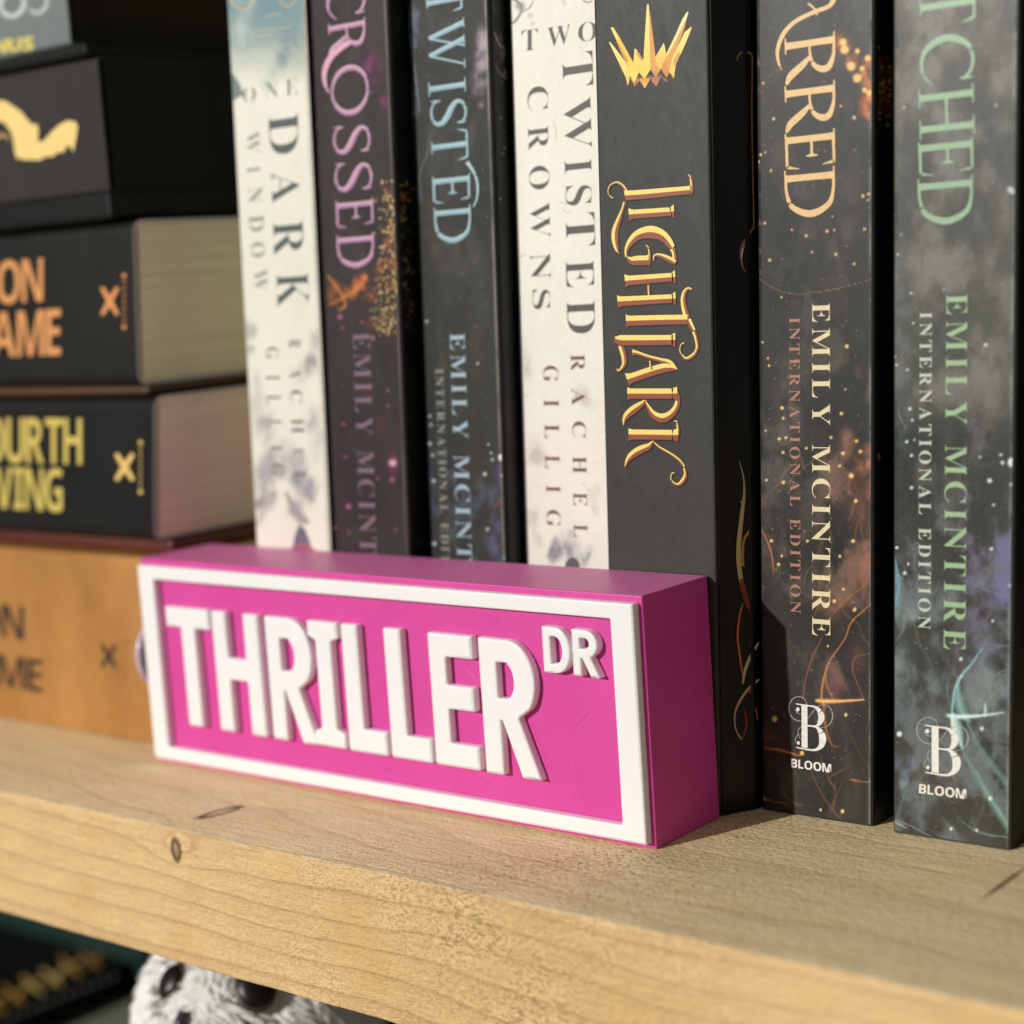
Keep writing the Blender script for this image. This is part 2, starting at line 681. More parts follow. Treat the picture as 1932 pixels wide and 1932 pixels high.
    def build(self, name, parent, clip=None):
        me = mesh(self.V, self.F, name)
        ca = me.color_attributes.new('ink', 'FLOAT_COLOR', 'POINT')
        ca.data.foreach_set('color', [v for c in self.C for v in c])
        bm = bmesh.new()
        bm.from_mesh(me)
        for co, no in (clip or []):
            bmesh.ops.bisect_plane(bm, geom=bm.verts[:] + bm.edges[:] + bm.faces[:], plane_co=co, plane_no=no, clear_outer=True)
        for f in bm.faces:
            f.normal_update()
            if f.normal.dot(self.s.n) < 0:
                f.normal_flip()
        bm.to_mesh(me)
        bm.free()
        o = put(name, me, INK, parent)
        if name in ('side_artwork', 'cover_tendrils', 'dragon_emblem', 'crown_emblem', 'cover_lettering'):
            o['kind'] = 'stuff'
        return o


# ------------------------------------------------------------------ the shelf
EY, TH = -0.0401, 0.0332


def wood_mat():
    m = mat('pine_wood', (0.6, 0.42, 0.2), 0.62, 0.3)
    n = N(m)
    v = n.obj()
    sep = n.node('ShaderNodeSeparateXYZ')
    n.link(v, sep.inputs[0])
    X, Y, Z = sep.outputs
    geo = n.node('ShaderNodeNewGeometry')
    sn = n.node('ShaderNodeSeparateXYZ')
    n.link(geo.outputs['True Normal'], sn.inputs[0])
    top = n.math('MULTIPLY', n.math('SUBTRACT', sn.outputs[2], .80), 8.0, clamp=True)   # planed upper face, rough sawn front
    low = n.noise(n.obj((3.2, 10, 10)), 2.2, 2, .45)
    low2 = n.noise(n.obj((16, 50, 50)), 3.0, 3, .6)
    # knot on the front edge bends the rings round it
    kx, kz = K_FRONT.x, K_FRONT.z
    d2 = n.math('ADD', n.math('POWER', n.math('MULTIPLY', n.math('SUBTRACT', X, kx), 110), 2.0),
                n.math('POWER', n.math('MULTIPLY', n.math('SUBTRACT', Z, kz), 260), 2.0))
    kn = n.math('EXPONENT', n.math('MULTIPLY', d2, -1.0))
    ring = n.math('ADD', n.math('MULTIPLY', Z, 150.0), n.math('MULTIPLY', Y, 70.0))
    ring = n.math('ADD', ring, n.math('MULTIPLY', low, 3.4))
    ring = n.math('ADD', ring, n.math('MULTIPLY', low2, .32))
    ring = n.math('ADD', ring, n.math('MULTIPLY', X, 4.5))
    ring = n.math('ADD', ring, n.math('MULTIPLY', kn, .9))
    fr = n.math('FRACT', ring)
    line = n.ramp(fr, [(0.0, g3(.0)), (0.5, g3(.04)), (0.80, g3(.28)), (0.90, g3(.9)), (0.94, g3(1.0)), (0.975, g3(.15)), (1.0, g3(0))])
    fine = n.noise(n.obj((60, 900, 900)), 1.0, 4, .65)
    pore = n.noise(n.obj((1.0, 1.6, 1.6)), 520, 3, .72)
    patchy = n.noise(n.obj((1, 1, 1)), 34, 4, .6)
    front = n.ramp(patchy, [(0.3, lin((220, 182, 124))), (0.55, lin((232, 198, 144))), (0.75, lin((230, 188, 128)))])
    topc = n.ramp(n.noise(n.obj((9, 40, 40)), 2.0, 5, .6), [(0.3, lin((243, 216, 166))), (0.55, lin((252, 231, 184))), (0.75, lin((246, 220, 170)))])
    front = n.mix(n.math('MULTIPLY', line, n.math('SUBTRACT', .36, n.math('MULTIPLY', n.math('MAXIMUM', X, -.02), 2.2), None, True)), front, lin((150, 112, 62)))
    topc = n.mix(n.math('MULTIPLY', line, .26), topc, lin((186, 160, 116)))
    col = n.mix(top, front, topc)
    col = n.mix(n.math('MULTIPLY', n.math('SUBTRACT', fine, .42, clamp=True), 1.5, clamp=True), col, lin((196, 162, 112)))
    # porous worn patch on the front edge, near the middle
    px = n.math('EXPONENT', n.math('MULTIPLY', n.math('POWER', n.math('MULTIPLY', n.math('SUBTRACT', X, PIT.x), 15.0), 2.0), -1.0))
    pits = n.ramp(n.noise(n.obj((1, 1.8, 2.2), rot=(0, .35, 0)), 980, 2, .5, .6), [(0.55, g3(0)), (0.61, g3(1))])
    pits = n.math('MULTIPLY', pits, n.math('ADD', n.math('MULTIPLY', px, 1.0), .10), clamp=True)
    rfade = n.math('SUBTRACT', 1.0, n.math('MULTIPLY', n.math('ADD', X, .01), 14.0), None, True)
    pits = n.math('MULTIPLY', pits, rfade)
    pits = n.math('MULTIPLY', pits, n.ramp(patchy, [(.38, g3(.25)), (.55, g3(1))]))
    col = n.mix(n.math('MULTIPLY', pits, .75), col, lin((140, 104, 62)))
    sp = n.ramp(n.noise(n.obj((1, 1.5, 1.8)), 1700, 2, .6), [(.36, g3(1)), (.46, g3(0))])
    col = n.mix(n.math('MULTIPLY', n.math('MULTIPLY', sp, n.math('MAXIMUM', rfade, .15)), n.math('SUBTRACT', .3, n.math('MULTIPLY', top, .20))), col, lin((160, 122, 78)))
    # the knot: dark ring, brown heart
    kr = n.math('SQRT', n.math('ADD', n.math('POWER', n.math('MULTIPLY', n.math('SUBTRACT', X, kx), 1.0), 2.0),
                               n.math('POWER', n.math('MULTIPLY', n.math('SUBTRACT', Z, kz), .62), 2.0)))
    kr = n.math('ADD', kr, n.math('MULTIPLY', n.math('SUBTRACT', pore, .5), .0012))
    frontm = n.math('SUBTRACT', 1.0, top)
    kd = n.ramp(n.math('MULTIPLY', kr, 100.0), [(0.0, g3(.55)), (0.07, g3(.55)), (0.125, g3(1.0)), (0.17, g3(.85)), (0.22, g3(0))])
    kd = n.math('MULTIPLY', kd, frontm)
    col = n.mix(kd, col, lin((96, 74, 46)))
    # scar on the top face
    for (cx, cy, ang, a, b, s) in SCARS:
        ca, sa = math.cos(ang), math.sin(ang)
        dx, dy = n.math('SUBTRACT', X, cx), n.math('SUBTRACT', Y, cy)
        u = n.math('ADD', n.math('MULTIPLY', dx, ca), n.math('MULTIPLY', dy, sa))
        v_ = n.math('ADD', n.math('MULTIPLY', dx, -sa), n.math('MULTIPLY', dy, ca))
        rr = n.math('SQRT', n.math('ADD', n.math('POWER', n.math('DIVIDE', u, a), 2.0), n.math('POWER', n.math('DIVIDE', v_, b), 2.0)))
        rr = n.math('ADD', rr, n.math('MULTIPLY', n.math('SUBTRACT', pore, .5), .7))
        e = n.ramp(n.math('MULTIPLY', rr, .5), [(0.0, g3(s[0])), (.3, g3(s[0])), (0.42, g3(s[1])), (0.52, g3(s[1])), (.68, g3(0))])
        e = n.math('MULTIPLY', e, top)
        col = n.mix(e, col, lin(s[2]))
    col = n.mix(n.math('MULTIPLY', n.math('SUBTRACT', pore, .45, clamp=True), 1.1, clamp=True), col, n.mix(1.0, col, (.74, .70, .62), 'MULTIPLY'))
    n.link(col, n.b.inputs['Base Color'])
    rough_h = n.math('ADD', n.math('MULTIPLY', pore, 1.0), n.math('MULTIPLY', fine, .8))
    rough_h = n.math('SUBTRACT', rough_h, n.math('MULTIPLY', line, .25))
    rough_h = n.math('SUBTRACT', rough_h, n.math('MULTIPLY', pits, 1.2))
    rough_h = n.math('SUBTRACT', rough_h, n.math('MULTIPLY', kd, .7))
    fib = n.noise(n.obj((.5, 1, 1), rot=(0, 0, .5)), 420, 3, .6, 1.2)
    rough_h = n.math('ADD', rough_h, n.math('MULTIPLY', n.math('MULTIPLY', fib, top), .35))
    rough_h = n.math('MULTIPLY', rough_h, n.math('SUBTRACT', 1.0, n.math('MULTIPLY', top, .15)))
    n.link(n.bump(rough_h, .62, .0007), n.b.inputs['Normal'])
    return m


K_FRONT = on_y(EY).at(334, 1603)
PIT = on_y(EY).at(1180, 1860)
ZT = Surf((0, 0, 0), (0, 0, 1))
_s0, _s1 = ZT.at(378, 1543), ZT.at(452, 1522)
_c = (_s0 + _s1) / 2
_f0, _f1 = ZT.at(1640, 1690), ZT.at(1810, 1650)
_g0, _g1 = ZT.at(1862, 1690), ZT.at(1928, 1642)
SCARS = [(_c.x, _c.y, math.atan2(_s1.y - _s0.y, _s1.x - _s0.x), (_s1 - _s0).length / 2, .0019, (.35, .95, (92, 70, 50))),
         ((_f0.x + _f1.x) / 2, (_f0.y + _f1.y) / 2, math.atan2(_f1.y - _f0.y, _f1.x - _f0.x), .011, .0035, (.35, .22, (236, 208, 150))),
         ((_g0.x + _g1.x) / 2, (_g0.y + _g1.y) / 2, math.atan2(_g1.y - _g0.y, _g1.x - _g0.x), .009, .0007, (.8, .5, (110, 86, 50)))]
WOOD = wood_mat()


def board(x0, x1, yf, yb, zt, th, nx=500):
    prof = [(yb, zt)]
    for k in range(1, 24):
        prof.append((yb + (yf + .0016 - yb) * k / 24, zt))
    for k in range(7):
        t = math.pi / 2 * k / 6
        prof.append((yf + .0011 - .0011 * math.sin(t), zt - .0011 + .0011 * math.cos(t)))
    for k in range(1, 10):
        prof.append((yf, zt - .0011 - (th - .0022) * k / 10))
    for k in range(5):
        t = math.pi / 2 * k / 4
        prof.append((yf + .0009 - .0009 * math.cos(t), zt - th + .0009 - .0009 * math.sin(t)))
    prof.append((yb, zt - th))
    V, F = [], []
    m = len(prof)
    for i in range(nx + 1):
        x = x0 + (x1 - x0) * i / nx
        for j, (y, z) in enumerate(prof):
            e = 1.0 if y < yf + .002 else 0.0
            dy = dz = 0
            if e:
                q = Vector((x * 60, j * .35, 3.0))
                dy = .00035 * noise.noise(q) + .00016 * noise.noise(q * 5) + .0004 * noise.noise(Vector((x * 14, 1.3, 0)))
                if z > zt - .002:
                    dz = -.00022 * abs(noise.noise(Vector((x * 190, 7, j * .2)))) - .0003 * abs(noise.noise(Vector((x * 30, 2, 0))))
                elif z < zt - th + .002:
                    dz = .0003 * noise.noise(Vector((x * 45, 9, 0)))
            V.append((x, y + dy, z + dz))
    for i in range(nx):
        for j in range(m):
            k = (j + 1) % m
            F.append((i * m + j, i * m + k, (i + 1) * m + k, (i + 1) * m + j))
    F.append(tuple(range(m)))
    F.append(tuple(reversed(range(nx * m, nx * m + m))))
    me = mesh(V, F)
    bm = bmesh.new()
    bm.from_mesh(me)
    bmesh.ops.recalc_face_normals(bm, faces=bm.faces[:])
    bm.to_mesh(me)
    bm.free()
    return me


sh = put('shelf_board', board(-.62, .42, EY, .165, 0.0, TH), WOOD, smooth=True)
sh['label'] = 'thick rough sawn pine shelf board the sign and books stand on'
sh['category'] = 'shelf'

m_low = cover_mat('grey_board', lin((120, 128, 112)), lin((140, 146, 130)), .6, scale=20)
LOWZ = -0.150
lo = put('lower_shelf_board', from_bm(box_bm(-.62, .42, -.035, .165, LOWZ - .02, LOWZ, .001)), m_low)
lo['label'] = 'pale grey lower shelf board beneath the owl figurine'
lo['category'] = 'shelf'

m_wall = cover_mat('dark_back', lin((16, 17, 11)), lin((12, 13, 9)), .8, scale=12)
bw = put('wall', from_bm(box_bm(-.7, .5, .168, .18, -.3, .5)), m_wall)
bw['kind'] = 'structure'

# ------------------------------------------------------------------ the pink sign
SW, SD, SH = 0.16191, 0.02488, 0.055


def pink_mat():
    m = mat('pink_plastic', lin((212, 66, 154)), 0.42, 0.5)
    n = N(m)
    f = n.noise(n.obj(), 60, 4, .6)
    col = n.ramp(f, [(.3, lin((205, 61, 150))), (.7, lin((213, 68, 156)))])
    n.link(col, n.b.inputs['Base Color'])
    n.b.inputs['Sheen Weight'].default_value = .12
    n.b.inputs['Sheen Roughness'].default_value = .4
    sp = n.node('ShaderNodeSeparateXYZ')
    n.link(n.obj(), sp.inputs[0])
    cb = n.node('ShaderNodeCombineXYZ')
    n.link(n.math('ADD', sp.outputs[0], sp.outputs[2]), cb.inputs[0])
    n.link(sp.outputs[1], cb.inputs[1])
    n.link(n.math('MULTIPLY', n.math('SUBTRACT', sp.outputs[2], sp.outputs[0]), 16.0), cb.inputs[2])
    lines = n.noise(cb.outputs[0], 110, 3, .65)
    lay = n.node('ShaderNodeTexWave', wave_type='BANDS', bands_direction='DIAGONAL')
    lay.inputs['Scale'].default_value = 900
    lay.inputs['Distortion'].default_value = 1.2
    n.link(n.obj((1, 0, 1)), lay.inputs['Vector'])
    grain = n.noise(n.obj(), 2400, 2, .6)
    h = n.math('ADD', n.math('MULTIPLY', lines, 1.0), n.math('MULTIPLY', lay.outputs['Fac'], .25))
    h = n.math('ADD', h, n.math('MULTIPLY', grain, .5))
    n.link(n.bump(h, .38, .00022), n.b.inputs['Normal'])
    n.link(n.math('ADD', n.math('MULTIPLY', lines, .2), .32), n.b.inputs['Roughness'])
    return m


def white_mat():
    m = mat('white_plastic', lin((237, 236, 236)), 0.34, 0.5)
    n = N(m)
    n.b.inputs['Subsurface Weight'].default_value = 0.25
    n.b.inputs['Subsurface Radius'].default_value = (.0012, .0007, .0006)
    n.b.inputs['Subsurface Scale'].default_value = 1.0
    g = n.noise(n.obj(), 1800, 2, .6)
    n.link(n.bump(g, .12, .0002), n.b.inputs['Normal'])
    return m


PINK, WHITE = pink_mat(), white_mat()
sign = thing('name_sign', 'bright pink block sign with raised white THRILLER DR lettering inside a white frame', 'sign', (-SW / 2, SD / 2, 0))
blk = put('sign_block', from_bm(box_bm(-SW, 0, 0, SD, 0.00005, SH, .00035, 2)), PINK, sign)


def fillet(pts, r, n=4, skip=()):
    out = []
    m = len(pts)
    for i, p in enumerate(pts):
        a, b, c = Vector(pts[i - 1]), Vector(p), Vector(pts[(i + 1) % m])
        u, v = (a - b), (c - b)
        rr = min(r, u.length * .45, v.length * .45)
        ang = u.angle(v) if u.length and v.length else math.pi
        if ang > 2.7 or i in skip:
            out.append(tuple(b))
            continue
        p0, p1 = b + u.normalized() * rr, b + v.normalized() * rr
        for k in range(n + 1):
            t = k / n
            out.append(tuple((1 - t) ** 2 * p0 + 2 * t * (1 - t) * b + t * t * p1))
    return out


def raised(name, loops, depth, bev, material, parent, fil=.0005, bres=3):
    """closed outlines in x,z (metres) standing proud of the sign's face"""
    c = bpy.data.curves.new('tmp', 'CURVE')
    c.dimensions = '2D'
    c.fill_mode = 'BOTH'
    c.extrude = depth / 2 - bev
    c.bevel_depth = bev
    c.bevel_resolution = bres
    c.offset = -bev
    for lp in loops:
        lp = fillet(lp, fil) if fil else lp
        sp = c.splines.new('POLY')
        sp.points.add(len(lp) - 1)
        for q, p in zip(sp.points, lp):
            q.co = (p[0], p[1], 0, 1)
        sp.use_cyclic_u = True
    o = bpy.data.objects.new('tmp', c)
    COL.objects.link(o)
    dg = bpy.context.evaluated_depsgraph_get()
    dg.update()
    me = bpy.data.meshes.new_from_object(o.evaluated_get(dg))
    bpy.data.objects.remove(o)
    bpy.data.curves.remove(c)
    # curve x,y,z -> world x, z, -y with the lower 0.2 mm sunk in the block
    for v in me.vertices:
        x, y, z = v.co
        v.co = (x, -(z + depth / 2) + .0002, y)
    bm = bmesh.new()
    bm.from_mesh(me)
    bmesh.ops.remove_doubles(bm, verts=bm.verts[:], dist=1e-6)
    bmesh.ops.recalc_face_normals(bm, faces=bm.faces[:])
    bm.to_mesh(me)
    bm.free()
    me.materials.clear()
    ob = put(name, me, material, parent)
    for p in me.polygons:
        p.use_smooth = True
    mod = ob.modifiers.new('edge', 'WEIGHTED_NORMAL')
    mod.keep_sharp = False
    return ob


mx, mz, bx, bz, pp = .00105, .00141, .0061, .0036, .00245
ox0, ox1, oz0, oz1 = -SW + mx, -mx, mz, SH - mz
fr = [[(ox0, oz0), (ox1, oz0), (ox1, oz1), (ox0, oz1)],
      [(ox0 + bx, oz0 + bz), (ox1 - bx, oz0 + bz), (ox1 - bx, oz1 - bz), (ox0 + bx, oz1 - bz)]]
raised('frame', fr, pp, .0005, WHITE, sign, .0004)


def arc(cx, cy, rx, ry, a0, a1, n=14):
    return [(cx + rx * math.cos(R_(a0 + (a1 - a0) * k / n)), cy + ry * math.sin(R_(a0 + (a1 - a0) * k / n))) for k in range(n + 1)]


def mm(lst):
    return [[(x / 1000, z / 1000) for x, z in l] for l in lst]


def big_R(x, s=1.0):
    # x left edge, z 11.9..43.2
    o = [(x, 11.9), (x, 43.2), (x + 8.3, 43.2)] + arc(x + 8.3, 34.0, 7.5, 9.2, 88, -42, 12) + [(x + 10.6, 25.6), (x + 16.1, 11.9), (x + 10.6, 11.9),
        (x + 5.75, 24.6), (x + 5.35, 24.6), (x + 5.35, 11.9)]
    i = [(x + 5.1, 37.9), (x + 7.6, 37.9)] + arc(x + 7.2, 33.8, 2.5, 4.1, 80, -80, 8) + [(x + 5.1, 29.7)]
    return [o, i]


LET = [
    ('T', [[(-151.1, 37.9), (-151.1, 43.2), (-134.3, 43.2), (-134.3, 37.9), (-140.1, 37.9), (-140.1, 11.9), (-145.5, 11.9), (-145.5, 37.9)]]),
    ('H', [[(-133.4, 11.9), (-133.4, 43.2), (-128.0, 43.2), (-128.0, 31.3), (-121.7, 31.3), (-121.7, 43.2), (-116.2, 43.2), (-116.2, 11.9),
            (-121.7, 11.9), (-121.7, 25.6), (-128.0, 25.6), (-128.0, 11.9)]]),
    ('R', big_R(-113.9)),
    ('I', [[(-98.9, 12.1), (-98.9, 15.6), (-96.4, 16.7), (-96.4, 38.4), (-98.9, 39.4), (-98.9, 43.2), (-88.5, 43.2), (-88.5, 39.4), (-91.1, 38.4),
            (-91.1, 16.7), (-88.5, 15.6), (-88.5, 12.1)]]),
    ('L', [[(-87.4, 12.0), (-87.4, 43.2), (-81.9, 43.2), (-81.9, 17.8), (-74.7, 17.8), (-74.7, 12.0)]]),
    ('L', [[(-73.5, 12.0), (-73.5, 43.2), (-68.0, 43.2), (-68.0, 17.8), (-60.6, 17.8), (-60.6, 12.0)]]),
    ('E', [[(-59.6, 12.0), (-59.6, 43.2), (-46.2, 43.2), (-46.2, 37.8), (-54.4, 37.8), (-54.4, 31.3), (-46.6, 31.3), (-46.6, 25.6), (-54.4, 25.6),
            (-54.4, 17.6), (-46.1, 17.6), (-46.1, 12.0)]]),
    ('R', big_R(-44.5)),
    ('D', [[(-25.9, 36.8), (-25.9, 47.1), (-22.4, 47.1)] + arc(-22.2, 42.0, 3.9, 5.1, 75, -75, 12) + [(-22.4, 36.8)],
           [(-23.6, 45.0), (-22.4, 45.0)] + arc(-22.3, 42.0, 1.7, 2.9, 75, -75, 8) + [(-23.6, 38.9)]]),
    ('R', [[(-17.8, 36.8), (-17.8, 47.1), (-14.3, 47.1)] + arc(-14.2, 44.0, 3.3, 3.1, 80, -50, 10) + [(-12.9, 41.1), (-10.6, 36.8), (-13.1, 36.8),
            (-15.2, 40.8), (-15.5, 40.8), (-15.5, 36.8)],
           [(-15.6, 45.2), (-14.4, 45.2)] + arc(-14.4, 44.1, 1.2, 1.15, 80, -80, 6) + [(-15.6, 42.9)]]),
]
for ch, loops in LET:
    small = ch == 'D' or loops[0][0][1] > 30
    raised('letter', mm(loops), .0025, .00062 if not small else .0005, WHITE, sign, .0005 if not small else .00025)

_k = Ink(on_y(0.0), crop(.31751, 774.9, 1033.2), base=3e-5)
_k.ribbon([(318, 705, 2), (350, 742, 5), (372, 762, 6), (388, 792, 3)], (240, 150, 200), True, .9)
for p_ in (((470, 470), (530, 395)), ((985, 1060), (1060, 975)), ((430, 1420), (500, 1360)), ((1190, 1360), (1225, 1320)), ((870, 470), (905, 430)), ((1010, 1480), (1050, 1440))):
    _k.ribbon([(*p_[0], 2.2), ((p_[0][0] + p_[1][0]) / 2 + 2, (p_[0][1] + p_[1][1]) / 2, 3.0), (*p_[1], 2)], (150, 36, 104), True, .75)
_rn = random.Random(12)
for _ in range(90):
    _x, _y = _rn.uniform(-850, 1230), _rn.uniform(330, 1500)
    _k.blob(_x, _y, _rn.uniform(1.5, 3.5), _rn.uniform(1.5, 3.5), _rn.choice([(236, 130, 190), (170, 44, 120)]), .5, 0)
_o = _k.build('surface_marks', sign, [((-SW + mx + bx, 0, 0), (-1, 0, 0)), ((-mx - bx, 0, 0), (1, 0, 0)), ((0, 0, mz + bz), (0, 0, -1)), ((0, 0, SH - mz - bz), (0, 0, 1))])
_o['kind'] = 'stuff'

# round dark stud with a pale rim on the block's left end
m_dark = mat('dark_glass', lin((58, 60, 84)), .15, .6)
m_rim = mat('pale_rim', lin((196, 178, 192)), .2, .6)
cz = Surf((-.1655, 0, 0), (1, 0, 0)).at(256, 1243)


def cyl_x(x0, x1, cy, cz_, r, n=40, dome=0.0):
    V, F = [], []
    rows = [(x1, r), (x0, r)] if not dome else [(x1, r)] + [(x0 + dome * (1 - math.cos(math.pi / 2 * k / 6)) - dome * 0, r * math.cos(math.pi / 2 * (1 - k / 6)) if False else r * math.sin(math.pi / 2 * (1 - k / 6.0001))) for k in range(6)]
    for x, rr in rows:
        V += [(x, cy + rr * math.cos(2 * math.pi * i / n), cz_ + rr * math.sin(2 * math.pi * i / n)) for i in range(n)]
    for k in range(len(rows) - 1):
        for i in range(n):
            j = (i + 1) % n
            F.append((k * n + i, k * n + j, (k + 1) * n + j, (k + 1) * n + i))
    F.append(tuple(range(n)))
    F.append(tuple(range((len(rows) - 1) * n, len(rows) * n)))
    me = mesh(V, F)
    bm = bmesh.new()
    bm.from_mesh(me)
    bmesh.ops.recalc_face_normals(bm, faces=bm.faces[:])
    bm.to_mesh(me)
    bm.free()
    return me


def torus_x(x, cy, cz_, R, r, n=48, k=12):
    V, F = [], []
    for i in range(n):
        a = 2 * math.pi * i / n
        for j in range(k):
            b = 2 * math.pi * j / k
            q = R + r * math.cos(b)
            V.append((x + r * math.sin(b), cy + q * math.cos(a), cz_ + q * math.sin(a)))
    for i in range(n):
        for j in range(k):
            F.append((i * k + j, ((i + 1) % n) * k + j, ((i + 1) % n) * k + (j + 1) % k, i * k + (j + 1) % k))
    return mesh(V, F)


stud = put('end_stud', cyl_x(-.1652, -.1618, cz.y + .0107, cz.z, .0094), m_dark, sign, True)
put('stud_rim', torus_x(-.1653, cz.y + .0107, cz.z, .0096, .0011), m_rim, stud, True)

# ------------------------------------------------------------------ standing books
PAGES = cover_mat('page_paper', lin((196, 178, 140)), lin((206, 190, 152)), .8, .2, 14, .2, (1, 1, 30))


M_SIDE = cover_mat('black_cover_side', lin((12, 11, 11)), lin((18, 16, 16)), .4, .3, 60, .05)  # near-black material of the right-facing cover faces


def standing_book(label, x0, x1, y0, h, shear, cover, depth=.128, r=.0014, flare=None, dark_side=True, group='books standing side by side on the shelf'):
    t = .0005
    root = thing('book', label, 'book', ((x0 + x1) / 2, y0 + depth / 2, 0), group)
    yb = y0 + depth

    def side(x, s, rr, tt):       # front corner of one side, going from the spine to the back; s=-1 left, +1 right
        xx = x - s * tt
        c = []
        for k in range(5):
            a = math.pi / 2 * k / 4
            c.append((xx - s * rr + s * rr * math.sin(a), y0 + tt + rr - rr * math.cos(a)))
        if s > 0 and flare:
            c += [(xx + flare[0] * q, y0 + flare[1] * p) for p, q in ((.3, .22), (.6, .58), (.85, .9), (1, 1))]
            c.append((xx + flare[0], yb))
        else:
            c.append((xx, yb))
        return c
    outer = list(reversed(side(x0, -1, r, 0))) + side(x1, 1, r, 0)
    inner = list(reversed(side(x0, -1, r * .6, t))) + side(x1, 1, r * .6, t)
    out = outer + list(reversed(inner))
    me = extrude_outline(out, .0001, h, shear, 6)
    me.materials.append(cover)
    if dark_side:
        me.materials.append(M_SIDE)
        for p in me.polygons:
            if p.normal.x > .80 and p.center.x - shear * p.center.z > (x0 + x1) / 2:
                p.material_index = 1
    put('cover', me, None, root)
    xr = x1 + (flare[0] if flare else 0)
    pg = [(x0 + t, yb - .0008), (x0 + t, y0 + .0016), (x1 - t, y0 + .0016)] + ([(xr - t, y0 + .0016 + flare[1])] if flare else []) + [(xr - t, yb - .0008)]
    put('page_block', extrude_outline(pg, .0009, h - .0007, shear, 1), PAGES, root)
    return root


def specks(ink, box, n, cols, rmin=.6, rmax=2.2, a=.9, seed=1, bias=None):
    rnd = random.Random(seed)
    (x0, y0, x1, y1) = box
    for _ in range(n):
        x, y = rnd.uniform(x0, x1), rnd.uniform(y0, y1)
        if bias and rnd.random() > bias(x, y):
            continue
        r = rmin + (rmax - rmin) * rnd.random() ** 3
        ink.blob(x, y, r * 1.25, r * 1.25, rnd.choice(cols), a * rnd.uniform(.5, 1), .45, cPX, 8)


def clouds(ink, pts, cols, r, a=.25, seed=1, n=1, jit=1.0, T=cPX, asp=1.4):
    """many soft overlapping puffs along traced places"""
    rnd = random.Random(seed)
    for (x, y, s) in pts:
        for _ in range(n):
            ink.blob(x + rnd.gauss(0, r * .35 * jit), y + rnd.gauss(0, r * .6 * jit), r * s * rnd.uniform(.5, 1.1), r * s * asp * rnd.uniform(.5, 1.2),
                     rnd.choice(cols), min(1, a * 1.25 * rnd.uniform(.5, 1.1)), 0, T, 12, rnd.uniform(-.6, .6), .75)


# ---- first pale book
c_pale = cover_mat('pale_misty_cover', lin((216, 214, 196)), lin((228, 226, 210)), .5, .4, 40, .06)
c_pale2 = cover_mat('pale_crowns_cover', lin((224, 220, 206)), lin((236, 233, 220)), .5, .4, 40, .06)
b = standing_book('pale misty paperback with blue top and title ONE DARK WINDOW, beside the stack', -.1471, -.1184, .0252, .214, .0455, c_pale)
s = on_y(.0252)
k = Paint(s, -0.14630, -0.11920, 0.0455, .045, .203, seed=1)
k.edge((236, 234, 224), .5, 1)
for i in range(26):            # blue sky at the top fading out downwards
    y = -70 + i * 9
    k.poly([(421 + y * .05, y), (577 + y * .047, y), (577.4 + y * .047, y + 9), (421.4 + y * .05, y + 9)], (120, 156, 166) if i < 18 else (150, 178, 176),
           max(0.0, .85 - max(0, i - 8) * .05), cPX)
clouds(k, [(440, 40, 1), (455, 80, 1), (470, 20, 1.2), (440, 120, 1), (520, 140, 1), (560, 120, 1)], [(206, 216, 204), (190, 208, 204)], 26, .35, 3, 3)
clouds(k, [(540, 60, 1), (520, 20, 1), (550, 100, .9)], [(96, 132, 150), (120, 150, 160)], 30, .35, 4, 3)
k.ribbon([(430, -10, 7), (446, 14, 7), (463, 18, 7), (478, 2, 7)], (214, 190, 130), True, .8)
k.ribbon([(520, -12, 6), (535, 10, 6), (552, 8, 6), (560, -8, 6)], (206, 176, 116), True, .8)
for (x0, y0, wd) in ((500, 30, 26), (486, 58, 62), (486, 68, 30), (500, 88, 44)):
    for q in range(0, wd, 8):
        k.blob(x0 + q + 3, y0 - q * .13, 4.5, 3.2, (214, 216, 190), .7)
k.poly([(430, 132), (440, 140), (452, 158), (459, 178), (440, 190), (433, 188)], (120, 138, 138), .85)
PUR = [(176, 170, 178), (160, 158, 170), (190, 184, 190)]
clouds(k, [(470, 640, .8), (600, 640, 1), (590, 690, 1), (480, 760, 1), (500, 800, 1), (600, 800, 1), (520, 870, 1.2), (560, 880, 1.2), (590, 910, 1), (500, 935, 1), (560, 950, .9), (490, 900, 1)], PUR, 26, .38, 5, 4)
clouds(k, [(490, 950, 1), (500, 920, .8), (455, 480, .7)], [(140, 150, 152), (120, 128, 130)], 18, .4, 8, 3)
k.ribbon([(540, 930, 8), (552, 955, 14), (568, 978, 26), (582, 985, 8)], (170, 160, 166), True, .8)
k.poly([(564, 990), (575, 998), (584, 1020), (588, 1040), (552, 1040), (555, 1015)], (112, 110, 130), .9)
k.ribbon([(545, 1040, 10), (560, 1030, 10), (575, 1030, 12), (592, 1040, 12)], (200, 90, 90), True, .8)
k.build('spine_artwork', b)
k = Ink(s, base=8e-5)
GD = (84, 92, 90)
k.vletters([('D', 640, 868, 1520, 1682), ('A', 965, 1142, 1535, 1692), ('R', 1245, 1442, 1545, 1710), ('K', 1540, 1732, 1565, 1738)], GD, cA, 'serif', -.012)
for ch, x0, x1, y0, y1 in (('O', 1370, 1442, 492, 582), ('N', 1498, 1570, 468, 558), ('E', 1612, 1682, 450, 540)):
    p = [cA(x0, y1), cA(x1, y1 - 8), cA(x0, y0), cA(x1, y0 - 8)]
    k.quad_glyph(ch, 'serif', -.02, *p, (130, 138, 130), None, .9, cPX)
